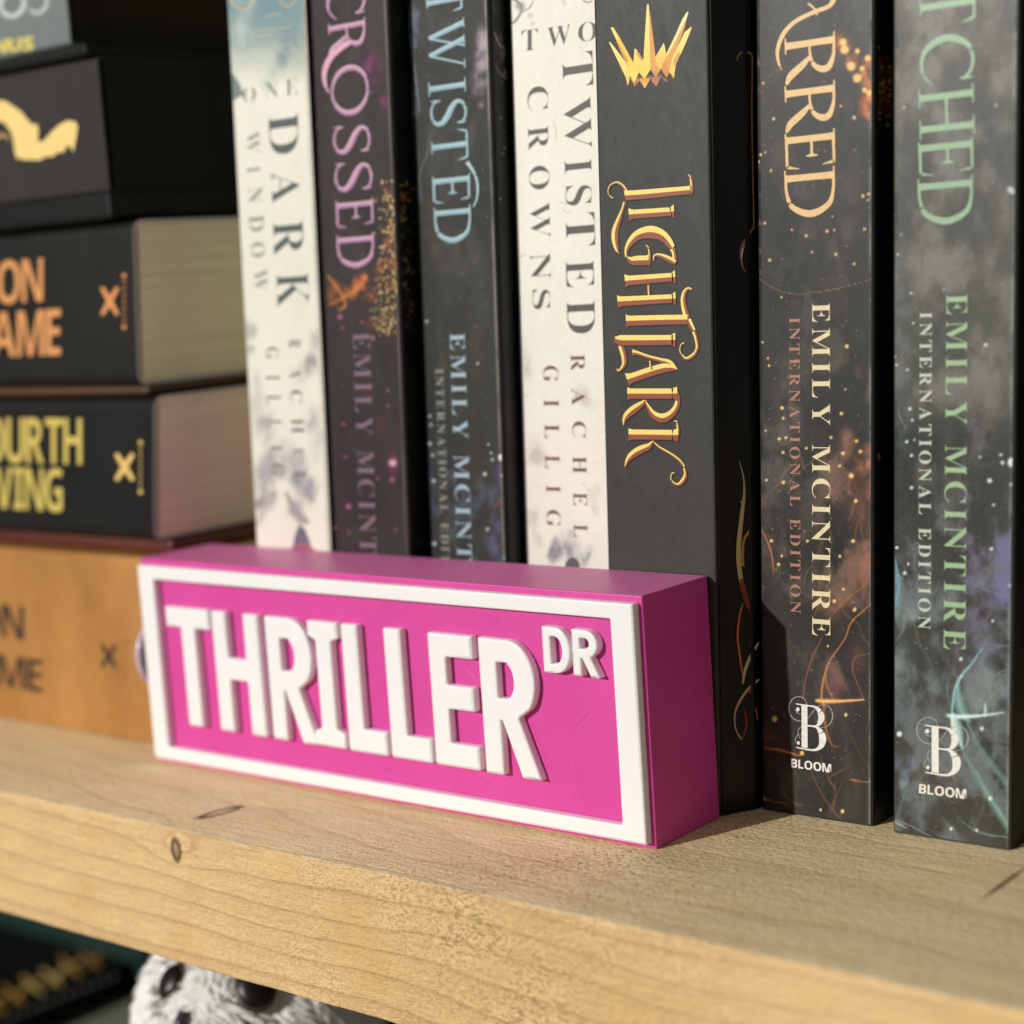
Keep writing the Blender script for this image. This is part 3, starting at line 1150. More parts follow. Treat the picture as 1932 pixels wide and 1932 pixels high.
k.vletters([('W', 745, 862, 1390, 1462), ('I', 942, 974, 1395, 1464), ('N', 1058, 1142, 1400, 1478), ('D', 1215, 1306, 1408, 1488), ('O', 1368, 1452, 1415, 1496),
            ('W', 1522, 1642, 1430, 1506)], (134, 142, 136), cA, 'serif', -.012)
k.build('title_lettering', b)
k = Ink(s, base=8e-5)
k.vletters([('R', -15, 32, 1630, 1698), ('A', 148, 202, 1636, 1702), ('C', 270, 342, 1638, 1706), ('H', 430, 515, 1645, 1712), ('E', 598, 642, 1660, 1712), ('L', 730, 782, 1662, 1724)], (98, 100, 98), cE, 'serif', -.012)
k.vletters([('G', 28, 92, 1500, 1572), ('I', 186, 214, 1502, 1578), ('L', 296, 352, 1506, 1582), ('L', 436, 484, 1515, 1588), ('I', 584, 612, 1528, 1596), ('G', 688, 752, 1532, 1606)], (104, 108, 104), cE, 'serif', -.012)
k.build('author_lettering', b)

# ---- CROSSED
c_cross = cover_mat('plum_black_cover', lin((38, 32, 33)), lin((52, 45, 44)), .42, .3, 70, .1)
b = standing_book('dark plum paperback with pink CROSSED title and gold flecks on its spine', -.1182, -.0914, .0259, .212, .0462, c_cross)
s = on_y(.0259)
k = Paint(s, -0.11740, -0.09220, 0.0462, .045, .203, seed=2)
k.haze((76, 60, 70), .34)
k.haze2((78, 70, 68), .35)
k.haze((110, 60, 48), .35, lo=.5, z0=.08, z1=.13, u0=.4)
k.edge((140, 128, 124), .6, 1, .0009)
MAG = [(120, 52, 98), (140, 60, 110), (96, 44, 84)]
clouds(k, [(x * .30078 + 387.4, y * .30078, 1) for x, y in ((1040, 380), (1100, 430), (1080, 520), (1120, 640), (1140, 400), (1060, 470))], MAG, 16, .4, 11, 4)
clouds(k, [(600, y, 1) for y in range(60, 620, 60)], [(84, 36, 62), (92, 40, 60)], 12, .4, 12, 3)
clouds(k, [(625, 540, 1), (640, 552, 1), (655, 560, 1.1), (672, 545, 1.1), (685, 530, .8), (640, 575, .8), (628, 560, .8)], [(214, 120, 50), (190, 90, 46), (230, 150, 70)], 14, .5, 13, 4)
clouds(k, [(x, y, 1) for x, y in ((725, 345), (735, 380), (742, 420), (735, 460), (722, 500), (715, 540), (740, 500))], [(150, 84, 54), (120, 66, 50)], 16, .35, 14, 4)
k.ribbon([(618, 520, 5), (640, 548, 5), (652, 575, 5), (640, 585, 5)], (226, 150, 70), True, .8)
k.ribbon([(622, 575, 4), (650, 560, 5), (680, 540, 5), (692, 520, 4)], (226, 140, 60), True, .7)
GOLD = [(226, 202, 130), (190, 150, 80), (240, 224, 160), (150, 108, 60), (206, 176, 100)]


def gold_bias(x, y):
    cx = 748 - abs(y - 480) * .02 - max(0, y - 540) * .22
    return math.exp(-((x - cx) / 26) ** 2) * (1 if 360 < y < 625 else .45)


rnd = random.Random(5)
for _ in range(560):
    x, y = rnd.uniform(700, 752), rnd.uniform(335, 642)
    if rnd.random() < gold_bias(x, y) and x < 744 + (y - 312) * .044:
        k.blob(x, y, rnd.uniform(1.2, 4.5), rnd.uniform(1, 3), rnd.choice(GOLD), rnd.uniform(.6, 1), .55, cPX, 6, rnd.uniform(0, 3))
PK = [(206, 130, 176), (160, 80, 130), (220, 170, 200)]
for x, y, r in ((865, 875, 26), (863, 970, 17), (567, 50, 18), (580, 110, 13), (838, 465, 13), (838, 552, 13), (587, 655, 14), (598, 840, 13), (780, 962, 13), (616, 1120, 20),
                (543, 1240, 14), (620, 1270, 12), (880, 1250, 12), (690, 80, 12), (505, 660, 12)):
    k.blob(x, y, r, r, (255, 224, 236) if r > 24 else (178, 96, 148), .95 if r > 16 else .6, .4, cF)
k.blob(865, 880, 50, 90, (150, 60, 110), .5, 0, cF)
specks(k, (600, 30, 745, 1040), 90, PK, .5, 1.8, .6, 31)
k.build('spine_artwork', b)
k = Ink(s, base=8e-5)
PT, PT2 = (178, 132, 170), (210, 166, 186)
k.vletters([('C', -120, 108, 762, 1004), ('R', 128, 335, 775, 1004), ('O', 405, 726, 790, 1024), ('S', 775, 980, 803, 1036), ('S', 1008, 1216, 812, 1048),
            ('E', 1248, 1422, 822, 1054), ('D', 1465, 1686, 828, 1058)], PT, cB, 'thin', .05, 1, PT2)
k.ribbon([(905, 262, 34), (850, 300, 34), (790, 355, 36), (755, 420, 34), (745, 480, 26), (755, 540, 18), (775, 580, 10)], (224, 170, 196), False, 1, cB)
k.build('title_lettering', b)
k = Ink(s, base=8e-5)
k.vtext('EMILY MCINTIRE', 666, 627, 684, 1153, 31, 30, (128, 104, 124), 'serif', -.008, .10)
k.build('author_lettering', b)
# gold flecks wrap round on to the side
sx = Surf((-.0914, .0259, 0), (1, 0, -.0462))
k = Ink(sx, base=4e-5)
for _ in range(300):
    x, y = rnd.uniform(754, 782), rnd.uniform(345, 625)
    if rnd.random() < .75 * math.exp(-((x - 752) / 16) ** 2) + .05:
        k.blob(x, y, rnd.uniform(1, 3.2), rnd.uniform(1, 3), rnd.choice(GOLD), rnd.uniform(.5, 1), .5, cPX, 6)
k.blob(762, 372, 9, 12, (190, 100, 40), .7)
specks(k, (758, 580, 782, 1030), 24, [(170, 60, 120), (120, 50, 90)], .6, 1.8, .7, 8)
k.build('side_artwork', b, [((0, .0271, 0), (0, -1, 0))])

# ---- TWISTED
c_tw = cover_mat('night_blue_grey_cover', lin((32, 34, 33)), lin((52, 53, 50)), .40, .3, 55, .1)
b = standing_book('dark starry paperback with pale blue TWISTED title down its spine', -.0911, -.0651, .0322, .212, .0440, c_tw)
s = on_y(.0322)
k = Paint(s, -0.09030, -0.06590, 0.044, .045, .203, seed=3)
k.haze((84, 86, 84), .4)
k.haze2((76, 70, 56), .45)
k.haze((84, 96, 112), .4, lo=.5, z1=.09)
k.edge((166, 160, 150), .7, 1, .0009)
clouds(k, [(775, y, 1) for y in range(20, 260, 34)] + [(785, 300, 1), (790, 360, 1)], [(96, 112, 124), (120, 140, 150), (84, 88, 110)], 18, .4, 21, 3)
clouds(k, [(905, 90, 1), (912, 120, 1.1), (900, 150, 1), (915, 60, 1), (900, 175, .8)], [(168, 152, 160), (190, 176, 176), (150, 132, 150)], 17, .45, 22, 5)
k.ribbon([(770, 40, 3), (778, 90, 5), (785, 150, 4), (792, 210, 3)], (150, 168, 176), True, .6)
k.ribbon([(796, 380, 2), (792, 330, 3), (806, 290, 3), (812, 250, 2)], (150, 160, 160), True, .5)
clouds(k, [(935, y, 1) for y in (860, 900, 940, 980, 1020, 1050)], [(86, 92, 118), (96, 84, 110), (70, 84, 112)], 22, .4, 23, 4)
clouds(k, [(812, y, 1) for y in (900, 960, 1010, 1045)], [(62, 72, 96), (70, 84, 108)], 16, .4, 24, 3)
k.ribbon([(930, 960, 4), (940, 948, 5), (952, 935, 4)], (170, 90, 60), True, .6)
k.ribbon([(925, 1050, 3), (940, 1035, 5), (955, 1015, 3)], (140, 80, 80), True, .6)
for x, y, r in ((1058, 75, 10), (1345, 313, 9), (1405, 770, 9), (1420, 818, 9), (1385, 937, 14), (1400, 1248, 11), (1482, 945, 11), (1097, 975, 13), (1055, 1255, 12),
                (1075, 765, 12), (1080, 660, 10), (1075, 610, 10), (1090, 830, 10), (1100, 1330, 14), (1018, 410, 10), (1498, 1410, 11), (1428, 855, 10)):
    k.blob(x, y, r, r, (206, 220, 226), .85, .4, cF)
k.blob(1480, 843, 22, 24, (244, 248, 240), 1, .6, cF)
specks(k, (775, 30, 935, 1050), 260, [(190, 196, 196), (150, 160, 170), (210, 200, 180)], .5, 1.5, .6, 33)
k.build('spine_artwork', b)
k = Ink(s, base=8e-5)
BL, BL2 = (142, 178, 190), (168, 200, 206)
k.vletters([('T', -72, 78, 1388, 1612), ('W', 128, 442, 1398, 1626), ('I', 498, 592, 1402, 1632), ('S', 612, 802, 1412, 1640), ('T', 818, 1010, 1420, 1648),
            ('E', 1096, 1268, 1428, 1660), ('D', 1290, 1532, 1438, 1666)], BL, cB, 'thin', .05, 1, BL2)
k.ribbon([(1640, 1015, 24), (1665, 1050, 20), (1695, 1105, 16), (1708, 1170, 13), (1704, 1240, 11), (1682, 1298, 8)], BL2, False, 1, cB)
k.build('title_lettering', b)
k = Ink(s, base=8e-5)
k.vtext('EMILY MCINTIRE', 849, 628, 867, 1170, 27, 27, (164, 188, 200), 'serif', -.008, .12)
k.build('author_lettering', b)
k = Ink(s, base=8e-5)
k.vtext('INTERNATIONAL EDITION', 821.5, 696, 836, 1123, 14.5, 14, (150, 152, 138), 'serif', -.004, .17)
k.build('edition_lettering', b)
sx = Surf((-.0651, .0322, 0), (1, 0, -.044))
k = Ink(sx, base=4e-5)
clouds(k, [(930, 20, 1), (940, 80, 1), (945, 110, 1), (935, 60, .8), (950, 140, .8)], [(110, 100, 104), (90, 84, 90)], 9, .6, 40, 3)
specks(k, (925, 10, 955, 400), 46, [(190, 184, 180), (150, 140, 140)], .6, 2.6, .8, 41)
k.ribbon([(932, 60, 3), (942, 84, 7), (952, 90, 2)], (160, 150, 150), True, .8)
k.ribbon([(934, 120, 2), (945, 140, 5), (956, 150, 2)], (150, 140, 140), True, .7)
k.blob(946, 590, 8, 12, (80, 16, 28), .7)
k.build('side_artwork', b, [((0, .0334, 0), (0, -1, 0))])

# ---- TWO TWISTED CROWNS
b = standing_book('white paperback with dark grey TWO TWISTED CROWNS title, next to the gold crown book', -.0648, -.0308, .0382, .212, .0465, c_pale2)
s = on_y(.0382)
k = Paint(s, -0.06400, -0.03160, 0.0465, .045, .203, seed=4)
clouds(k, [(1055, 1020, 1), (1065, 1040, 1.2), (1085, 1030, 1), (1095, 1055, 1), (1045, 1050, .9), (1075, 1010, .8), (1110, 1040, .9)], [(160, 156, 170), (136, 134, 150), (180, 174, 184)], 15, .4, 51, 4)
clouds(k, [(1000, 30, 1), (985, 20, 1.2), (975, 8, 1.2), (1060, 4, .8)], [(150, 156, 146), (170, 174, 160)], 9, .35, 52, 3)
k.ribbon([(960, 46, 4), (972, 40, 7), (984, 20, 5), (978, 4, 7), (962, -4, 5)], (120, 126, 120), True, .8)
k.ribbon([(984, 22, 3), (998, 16, 4), (1006, 2, 3)], (140, 146, 140), True, .7)
k.ribbon([(1098, -4, 4), (1106, 4, 4), (1117, 2, 4)], (120, 126, 120), True, .7)
clouds(k, [(990, 690, 1), (1100, 760, 1), (1010, 860, 1), (1120, 940, .8), (1000, 1000, .8)], [(206, 198, 196), (214, 206, 190)], 26, .25, 53, 3)
for p in (((1062, 395), (1072, 402), (1078, 398)), ((975, 480), (985, 484), (992, 478)), ((1055, 380), (1068, 384), (1080, 381)), ((985, 740), (992, 748), (1000, 744)),
          ((1045, 230), (1050, 250), (1047, 262)), ((1100, 910), (1110, 925), (1116, 920))):
    k.ribbon([(x, y, 1.8) for x, y in p], (160, 148, 130), True, .5)
k.blob(1080, 1068, 14, 17, (96, 96, 98), 1, .9)
k.build('spine_artwork', b)
k = Ink(s, base=8e-5)
DG = (86, 86, 78)
for ch, x0, x1, y0, y1 in (('T', 300, 412, 218, 362), ('W', 480, 642, 196, 332), ('O', 698, 830, 166, 300)):
    k.quad_glyph(ch, 'serif', -.014, cC(x0, y1), cC(x1, y1 - (x1 - x0) * .15), cC(x0, y0), cC(x1, y0 - (x1 - x0) * .15), DG, None, 1, cPX)
k.vletters([('C', 610, 775, 340, 486), ('R', 890, 1056, 347, 486), ('O', 1170, 1336, 352, 494), ('W', 1430, 1676, 360, 497)], DG, cC, 'serif', -.014)
k.vletters([('N', 477, 527, 1001, 1038), ('S', 546, 583, 1004, 1038)], DG, cPX, 'serif', -.014)
k.vletters([('T', 372, 610, 590, 800), ('W', 686, 1052, 600, 788), ('I', 1120, 1225, 605, 790), ('S', 1308, 1446, 607, 794), ('T', 1504, 1736, 613, 814)], DG, cC, 'serif', -.014)
k.vletters([('E', 490, 542, 1068, 1120), ('D', 566, 629, 1070, 1122)], DG, cPX, 'serif', -.014)
k.build('title_lettering', b)
k = Ink(s, base=8e-5)
BR = (122, 82, 78)
k.vletters([('R', 325, 446, 165, 260), ('A', 565, 686, 170, 264), ('C', 800, 912, 174, 270), ('H', 1045, 1170, 178, 272), ('E', 1300, 1398, 182, 276), ('L', 1525, 1622, 186, 280)], BR, cG, 'serif', -.012)
k.vletters([('G', 325, 418, 1714, 1798), ('I', 515, 561, 1718, 1800), ('L', 655, 738, 1722, 1802), ('L', 830, 908, 1725, 1805), ('I', 1000, 1044, 1730, 1808), ('G', 1140, 1236, 1732, 1812)], BR, cF, 'serif', -.012)
k.build('author_lettering', b)

# ---- LIGHTLARK
c_ll = cover_mat('charcoal_cover', lin((50, 50, 47)), lin((58, 57, 52)), .46, .3, 200, .12)
FL = (.0043, .0095)
YL = .0255
b = standing_book('charcoal book with a gold crown and ornate gold LIGHTLARK title, right behind the pink sign', -.0300, -.0003, YL, .2095, .0425, c_ll, r=.0009, flare=FL)
m_bk = cover_mat('black_gloss_side', lin((10, 8, 8)), lin((14, 12, 12)), .35, .3, 60, .05)
# black front cover board lies over the right side of the charcoal spine wrap
xs = [(-.0003 + .00012, YL + .0008)] + [(-.0003 + FL[0] * q + .00018, YL + FL[1] * p) for p, q in ((.3, .22), (.6, .58), (.85, .9), (1, 1))] + [(-.0003 + FL[0] + .00018, YL + .1275)]
xs += [(x - .00012, y) for x, y in reversed(xs)]
put('front_cover', extrude_outline(xs, .0002, .2093, .0425, 2), m_bk, b)
s = on_y(YL)
k = Ink(s)
PALE, YEL, ORA, BRN = (252, 232, 140), (248, 206, 70), (222, 148, 58), (176, 100, 70)
for pts, c1, c2 in (
    ([(600, 1240), (1020, 1190), (1015, 1250), (620, 1290)], (110, 66, 50), None),
    ([(500, 1250), (600, 1260), (665, 1290), (570, 1400), (535, 1320)], (206, 122, 70), (186, 100, 70)),
    ([(655, 1265), (840, 1255), (740, 1425), (660, 1300)], (214, 140, 70), (246, 200, 90)),
    ([(840, 1250), (1010, 1230), (925, 1395), (850, 1310)], BRN, (196, 124, 80)),
    ([(1010, 1230), (1115, 1285), (1100, 1328), (1045, 1300)], (130, 80, 66), None),
    ([(160, 680), (180, 676), (265, 780), (440, 1010), (500, 1200), (490, 1300), (465, 1382), (430, 1240), (380, 1140), (330, 1030)], PALE, YEL),
    ([(190, 445), (210, 438), (235, 445), (330, 600), (545, 990), (560, 1100), (500, 1210), (420, 960), (300, 690)], YEL, (244, 196, 60)),
    ([(280, 660), (330, 710), (470, 970), (470, 1080), (430, 985), (395, 930)], ORA, None),
    ([(190, 445), (210, 438), (270, 520), (300, 640), (262, 600)], PALE, None),
    ([(500, 1215), (455, 1000), (545, 990), (645, 1165), (570, 1335)], YEL, (250, 222, 100)),
    ([(575, 785), (600, 790), (712, 960), (730, 1080), (640, 1165), (555, 1010)], (252, 222, 110), YEL),
    ([(590, 795), (712, 960), (690, 990), (615, 890)], ORA, None),
    ([(775, 75), (790, 62), (802, 80), (820, 500), (825, 1000), (830, 1120), (735, 1276), (640, 1160), (705, 1040), (720, 940), (735, 660)], PALE, YEL),
    ([(802, 80), (835, 280), (915, 930), (930, 1050), (830, 1120), (822, 900), (812, 400)], ORA, (226, 160, 70)),
    ([(828, 1112), (880, 1060), (930, 1040), (1003, 1112), (918, 1252)], (226, 168, 70), (200, 140, 60)),
    ([(1045, 690), (1060, 740), (1090, 900), (1100, 1000), (1003, 1115), (930, 1050), (908, 925)], (250, 226, 120), (240, 180, 50)),
    ([(1000, 1112), (1040, 1000), (1090, 940), (1148, 1160), (1090, 1252)], ORA, (206, 130, 60)),
    ([(1425, 188), (1442, 202), (1380, 450), (1240, 830), (1175, 990), (1145, 1165), (1090, 1090), (1085, 880), (1250, 540)], (222, 150, 70), (226, 156, 50)),
    ([(1425, 188), (1442, 202), (1400, 320), (1290, 540), (1180, 760), (1092, 910), (1085, 875), (1250, 530), (1350, 300)], (253, 242, 170), PALE),
    ([(1490, 430), (1496, 448), (1385, 730), (1310, 890), (1240, 1040), (1205, 1266), (1140, 1155), (1178, 950), (1240, 820), (1380, 520)], PALE, YEL),
    ([(1290, 820), (1310, 890), (1240, 1035), (1212, 1080), (1205, 970)], ORA, None),
):
    k.poly(pts, c1, 1, cR, c2)
k.build('crown_emblem', b)
k = Ink(s, cP, base=1.3e-4)
TG, TR = (252, 200, 100), (150, 76, 50)
TG2 = (250, 222, 120)


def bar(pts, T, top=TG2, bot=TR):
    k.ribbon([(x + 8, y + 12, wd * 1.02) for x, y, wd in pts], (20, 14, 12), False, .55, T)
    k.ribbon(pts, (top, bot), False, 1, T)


for pts in (
    [(290, 425, 34), (268, 500, 30), (225, 620, 52), (185, 740, 72), (180, 850, 72), (200, 950, 48), (224, 1010, 10)],
    [(315, 318, 34), (270, 245, 30), (210, 208, 28), (150, 222, 20), (112, 265, 15), (106, 320, 13), (130, 368, 14), (162, 384, 20)],
    [(1030, 350, 24), (1042, 290, 44), (1046, 220, 32), (1036, 160, 26), (1008, 116, 18)],
    [(310, 1045, 28), (312, 960, 46), (365, 865, 80), (455, 790, 112), (590, 765, 142), (715, 805, 116), (805, 905, 84), (845, 1000, 44), (852, 1080, 48), (858, 1130, 20)],
    [(620, 1085, 12), (625, 1035, 26), (680, 1025, 40), (760, 1055, 58), (825, 1090, 66), (862, 1110, 40)],
    [(528, 910, 16), (562, 955, 22), (572, 1020, 24), (568, 1080, 36), (572, 1145, 10)],
    [(318, 1050, 20), (370, 1085, 88), (450, 1085, 108), (530, 1082, 104), (562, 1080, 130)],
    [(560, 1360, 22), (563, 1420, 24), (568, 1490, 28)],
    [(1045, 1418, 22), (1008, 1402, 32), (968, 1440, 44), (950, 1520, 54), (962, 1620, 60), (992, 1720, 66), (1040, 1820, 54), (1078, 1900, 44), (1102, 1990, 38), (1110, 2060, 36), (1088, 2125, 36),
     (1040, 2172, 44), (980, 2194, 34), (932, 2146, 20), (916, 2085, 15), (930, 2034, 15), (962, 2022, 26)],
):
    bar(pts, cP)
for pts in (
    [(292, 355, 120), (330, 350, 108), (500, 338, 104), (800, 310, 96), (1000, 292, 92), (1030, 290, 110)],
    [(336, 565, 136), (392, 562, 104), (440, 559, 100), (780, 535, 96), (812, 533, 104), (848, 531, 156)],
    [(294, 1316, 150), (340, 1311, 110), (400, 1306, 105), (800, 1275, 96), (824, 1273.5, 104), (862, 1271, 156)],
    [(210, 1550, 146), (258, 1546, 110), (400, 1538, 105), (800, 1516, 96), (828, 1515.5, 104), (866, 1514, 156)],
    [(305, 1768, 150), (352, 1766, 114), (500, 1761, 112), (900, 1752, 108), (1000, 1752, 110)],
):
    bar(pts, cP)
for pts in (
    [(206, 122, 40), (240, 180, 58), (270, 262, 62), (286, 340, 58), (284, 400, 50), (255, 450, 34), (218, 480, 24), (200, 456, 24)],
    [(178, 102, 40), (230, 128, 108), (400, 132, 116), (800, 128, 112), (820, 128, 120), (862, 127.5, 164)],
    [(376, 270, 74), (430, 276, 46), (560, 320, 42), (700, 358, 50), (800, 392, 66), (884, 468, 10)],
    [(884, 464, 12), (840, 446, 60), (740, 444, 100), (600, 480, 106), (450, 530, 106), (370, 557, 110), (318, 575, 150)],
    [(578, 362, 22), (582, 400, 24), (588, 455, 24)],
    [(878, 690, 26), (888, 770, 48), (878, 870, 62), (818, 960, 82), (720, 1010, 102), (620, 972, 78), (560, 892, 46), (514, 806, 16)],
    [(320, 734, 144), (366, 734, 116), (500, 734, 116), (800, 734, 116), (830, 733.5, 120), (884, 732, 152)],
    [(514, 808, 14), (482, 850, 62), (400, 905, 84), (322, 972, 76), (286, 1032, 44), (280, 1092, 8)],
    [(893, 1200, 30), (894, 1150, 32), (888, 1090, 26), (872, 1048, 20), (852, 1052, 18)],
    [(333, 1194, 140), (378, 1195, 114), (500, 1196, 112), (800, 1200, 112), (836, 1201, 116), (894, 1202, 150)],
    [(606, 1270, 14), (560, 1328, 66), (460, 1372, 88), (370, 1430, 76), (320, 1492, 44), (294, 1562, 8)],
    [(602, 1268, 12), (680, 1340, 26), (800, 1410, 30), (900, 1482, 30), (958, 1560, 28), (976, 1640, 34), (958, 1702, 50), (900, 1760, 38), (842, 1742, 22), (814, 1690, 17), (824, 1640, 18), (850, 1632, 26)],
):
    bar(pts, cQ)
k.build('title_lettering', b)
# tendrils laid as flat strokes on the splayed front cover
sx = Surf((-.0003 + .00018, YL, 0), (FL[1], -FL[0], -.0425 * FL[1]))
k = Ink(sx, base=1.2e-4)
CRM, RED, BRZ = (196, 178, 144), (140, 56, 36), (150, 118, 78)
for pts, c, T in (
    ([(128, 960, 3), (155, 1060, 8), (160, 1160, 14), (152, 1240, 22), (138, 1360, 26), (126, 1480, 28), (126, 1600, 28), (142, 1720, 26)], (204, 178, 124), cH),
    ([(142, 1700, 24), (175, 1840, 30), (212, 1925, 14)], RED, cH),
    ([(134, 1214, 4), (148, 1220, 12), (160, 1228, 5)], CRM, cH),
    ([(208, 1365, 3), (186, 1410, 18), (160, 1450, 14), (150, 1520, 18), (150, 1620, 22)], (180, 134, 70), cH),
    ([(115, 382, 6), (125, 342, 10), (160, 326, 14), (198, 336, 14), (210, 380, 10), (208, 700, 8), (214, 1100, 8), (220, 1400, 10), (202, 1450, 10), (152, 1540, 24), (140, 1600, 18), (152, 1680, 10), (186, 1722, 6)], BRZ, cD),
    ([(152, 1555, 6), (148, 1580, 10), (142, 1620, 6)], (220, 214, 190), cD),
    ([(232, 0, 14), (250, 70, 20), (282, 140, 18), (300, 210, 12), (302, 300, 8), (286, 380, 4)], RED, cI),
    ([(246, 130, 8), (225, 220, 12), (216, 330, 12), (230, 450, 12), (248, 570, 8)], (206, 112, 80), cI),
    ([(342, 365, 10), (302, 430, 18), (264, 520, 18), (246, 612, 8)], (206, 192, 152), cI),
    ([(345, 585, 10), (282, 640, 14), (232, 710, 14), (200, 790, 10), (204, 880, 8), (240, 945, 8)], (216, 168, 136), cI),
    ([(254, 760, 8), (268, 830, 12), (262, 890, 12), (240, 940, 6)], RED, cI),
    ([(288, 650, 6), (320, 740, 8), (336, 830, 6)], (170, 100, 60), cI),
):
    k.ribbon(pts, c, False, 1, T)
k.build('cover_tendrils', b)


# ---- SCARRED and WRETCHED
def bloom_logo(book, surf, T):
    k = Ink(surf, T, base=8e-5)
    W = (236, 234, 226)
    for p in ([(697, 385, 12), (660, 290, 15), (600, 242, 16), (530, 230, 16), (440, 262, 16), (375, 350, 18), (358, 460, 20), (380, 560, 18), (440, 640, 18), (520, 682, 18), (600, 690, 12)],
              [(486, 470, 18), (500, 520, 18), (550, 552, 14), (595, 545, 8)],
              [(705, 640, 12), (780, 550, 14), (850, 455, 15), (930, 402, 12), (1010, 382, 11), (1100, 412, 15), (1160, 500, 20), (1176, 610, 22), (1140, 720, 18), (1060, 792, 13), (950, 805, 8)],
              [(600, 788, 10), (545, 830, 13), (525, 915, 13), (560, 1005, 12), (600, 1036, 10)], [(600, 940, 8), (525, 950, 12), (476, 1025, 15), (490, 1105, 10)]):
        k.ribbon(p, (176, 172, 168), False, .85, T)
    k.blob(522, 468, 36, 42, W, 1, .85, T)
    k.blob(533, 1100, 30, 36, W, 1, .85, T)
    k.ribbon([(700, 398, 24), (850, 425, 40), (935, 510, 92), (965, 630, 116), (925, 735, 78), (860, 780, 28), (700, 768, 18)], W, False, 1, T)
    k.ribbon([(700, 780, 18), (860, 800, 34), (945, 880, 98), (990, 1010, 136), (970, 1135, 108), (900, 1210, 60), (800, 1235, 36), (600, 1205, 24), (490, 1182, 18)], W, False, 1, T)
    k.ribbon([(485, 362, 18), (600, 384, 24), (710, 396, 26)], W, False, 1, T)
    k.poly([(592, 378), (702, 388), (706, 1195), (594, 1185)], W, 1, T)
    k.build('publisher_logo', book)


c_sc = cover_mat('smoky_charcoal_cover', lin((32, 33, 31)), lin((54, 53, 49)), .38, .3, 50, .1)
b = standing_book('charcoal starry paperback with large cream ARRED lettering and orange sparks', .0047, .0330, .0345, .203, .0463, c_sc)
s = on_y(.0345)
k = Paint(s, 0.00550, 0.03220, 0.0463, .0005, .203, seed=5)
k.haze((98, 94, 86), .4)
k.haze2((72, 68, 66), .4)
k.haze((146, 112, 94), .42, lo=.45, z0=.035, z1=.105, u0=.45, u1=1.2)
k.haze2((104, 96, 90), .45, lo=.4, z0=.03, z1=.11, u0=-.2, u1=.5)
k.edge((150, 150, 144), .65, 1, .0008)
ORG = [(214, 110, 44), (190, 84, 40), (236, 150, 70)]
SCo = [(124, 92, 74), (140, 104, 84), (112, 84, 76)]
clouds(k, [(1436, y, 1) for y in range(20, 560, 50)], [(92, 56, 50), (80, 60, 66)], 9, .5, 60, 3)
clouds(k, [cD(x, y) + (1,) for x, y in ((760, 270), (800, 330), (830, 380), (870, 400), (900, 450), (920, 500), (930, 560), (945, 420), (950, 600), (905, 690), (900, 660), (740, 240))], ORG, 12, .5, 61, 5)
clouds(k, [cH(x, y) + (1,) for x, y in ((800, 850), (860, 900), (900, 980), (760, 1000), (820, 1080), (900, 1150), (760, 1200), (850, 1250), (900, 1350), (930, 1450), (880, 1550), (930, 1650), (850, 1700), (760, 1780), (930, 1250), (940, 1050))],
       SCo + [(150, 92, 60)], 26, .34, 62, 5)
clouds(k, [cH(x, y) + (1,) for x, y in ((930, 1000), (950, 1150), (940, 1400), (955, 1550), (950, 900))], [(196, 126, 90), (176, 108, 80)], 15, .34, 63, 4)
clouds(k, [cI(x, y) + (1,) for x, y in ((900, 60), (860, 120), (960, 60), (800, 180), (700, 200), (820, 320), (900, 380), (960, 460), (780, 560), (860, 620), (940, 700))], SCo + [(110, 70, 90)], 24, .3, 64, 4)
clouds(k, [cI(x, y) + (1,) for x, y in ((380, 900), (420, 960), (470, 1000), (540, 1030), (400, 1060), (460, 1080))], [(110, 66, 44), (96, 52, 44)], 16, .45, 65, 4)
clouds(k, [cH(x, y) + (1,) for x, y in ((838, 965), (790, 1175), (420, 560), (520, 1800))], [(34, 36, 32), (40, 40, 36)], 9, .6, 66, 3)
clouds(k, [cH(x, y) + (1,) for x, y in ((300, 1500), (300, 1600), (270, 1250), (280, 1400), (380, 1500), (500, 1350))], [(120, 90, 74), (100, 90, 84)], 22, .3, 67, 3)
for x, y, r in ((780, 265, 30), (790, 310, 34), (870, 320, 20), (830, 415, 34), (870, 490, 34), (935, 365, 24), (900, 430, 20), (915, 565, 20), (944, 582, 22), (850, 738, 15), (345, 745, 13), (320, 1632, 13),
                (265, 970, 12), (905, 1230, 13), (940, 1217, 12), (290, 1400, 12), (680, 1450, 12), (550, 1478, 12), (915, 1437, 12), (585, 1582, 10), (850, 1655, 11), (292, 955, 9), (250, 1015, 12),
                (328, 1070, 11), (280, 522, 11), (724, 1443, 9), (460, 1442, 10), (935, 1255, 9), (765, 665, 10), (715, 1358, 8), (735, 1595, 12), (395, 1865, 10)):
    big = r > 18
    k.blob(x, y, r, r * 1.05, (250, 200, 110) if big else (232, 190, 130), .95, .5, cD)
for x, y, r in ((804, 240, 16), (398, 627, 15), (406, 691, 11), (380, 821, 13), (422, 813, 12), (404, 906, 13), (832, 1052, 20), (889, 900, 15), (300, 1080, 11), (406, 1094, 15), (331, 1460, 14), (376, 1608, 13),
                (843, 1462, 16), (865, 835, 13), (295, 770, 9), (316, 362, 11), (308, 314, 9), (275, 215, 10), (550, 880, 12), (770, 662, 14), (795, 510, 9), (760, 1558, 13), (396, 1556, 11), (855, 1888, 13),
                (705, 812, 12), (860, 1210, 16), (780, 912, 16), (760, 990, 12), (557, 1462, 12), (725, 1840, 14)):
    k.blob(x, y, r, r, (248, 208, 130), .95, .45, cH)
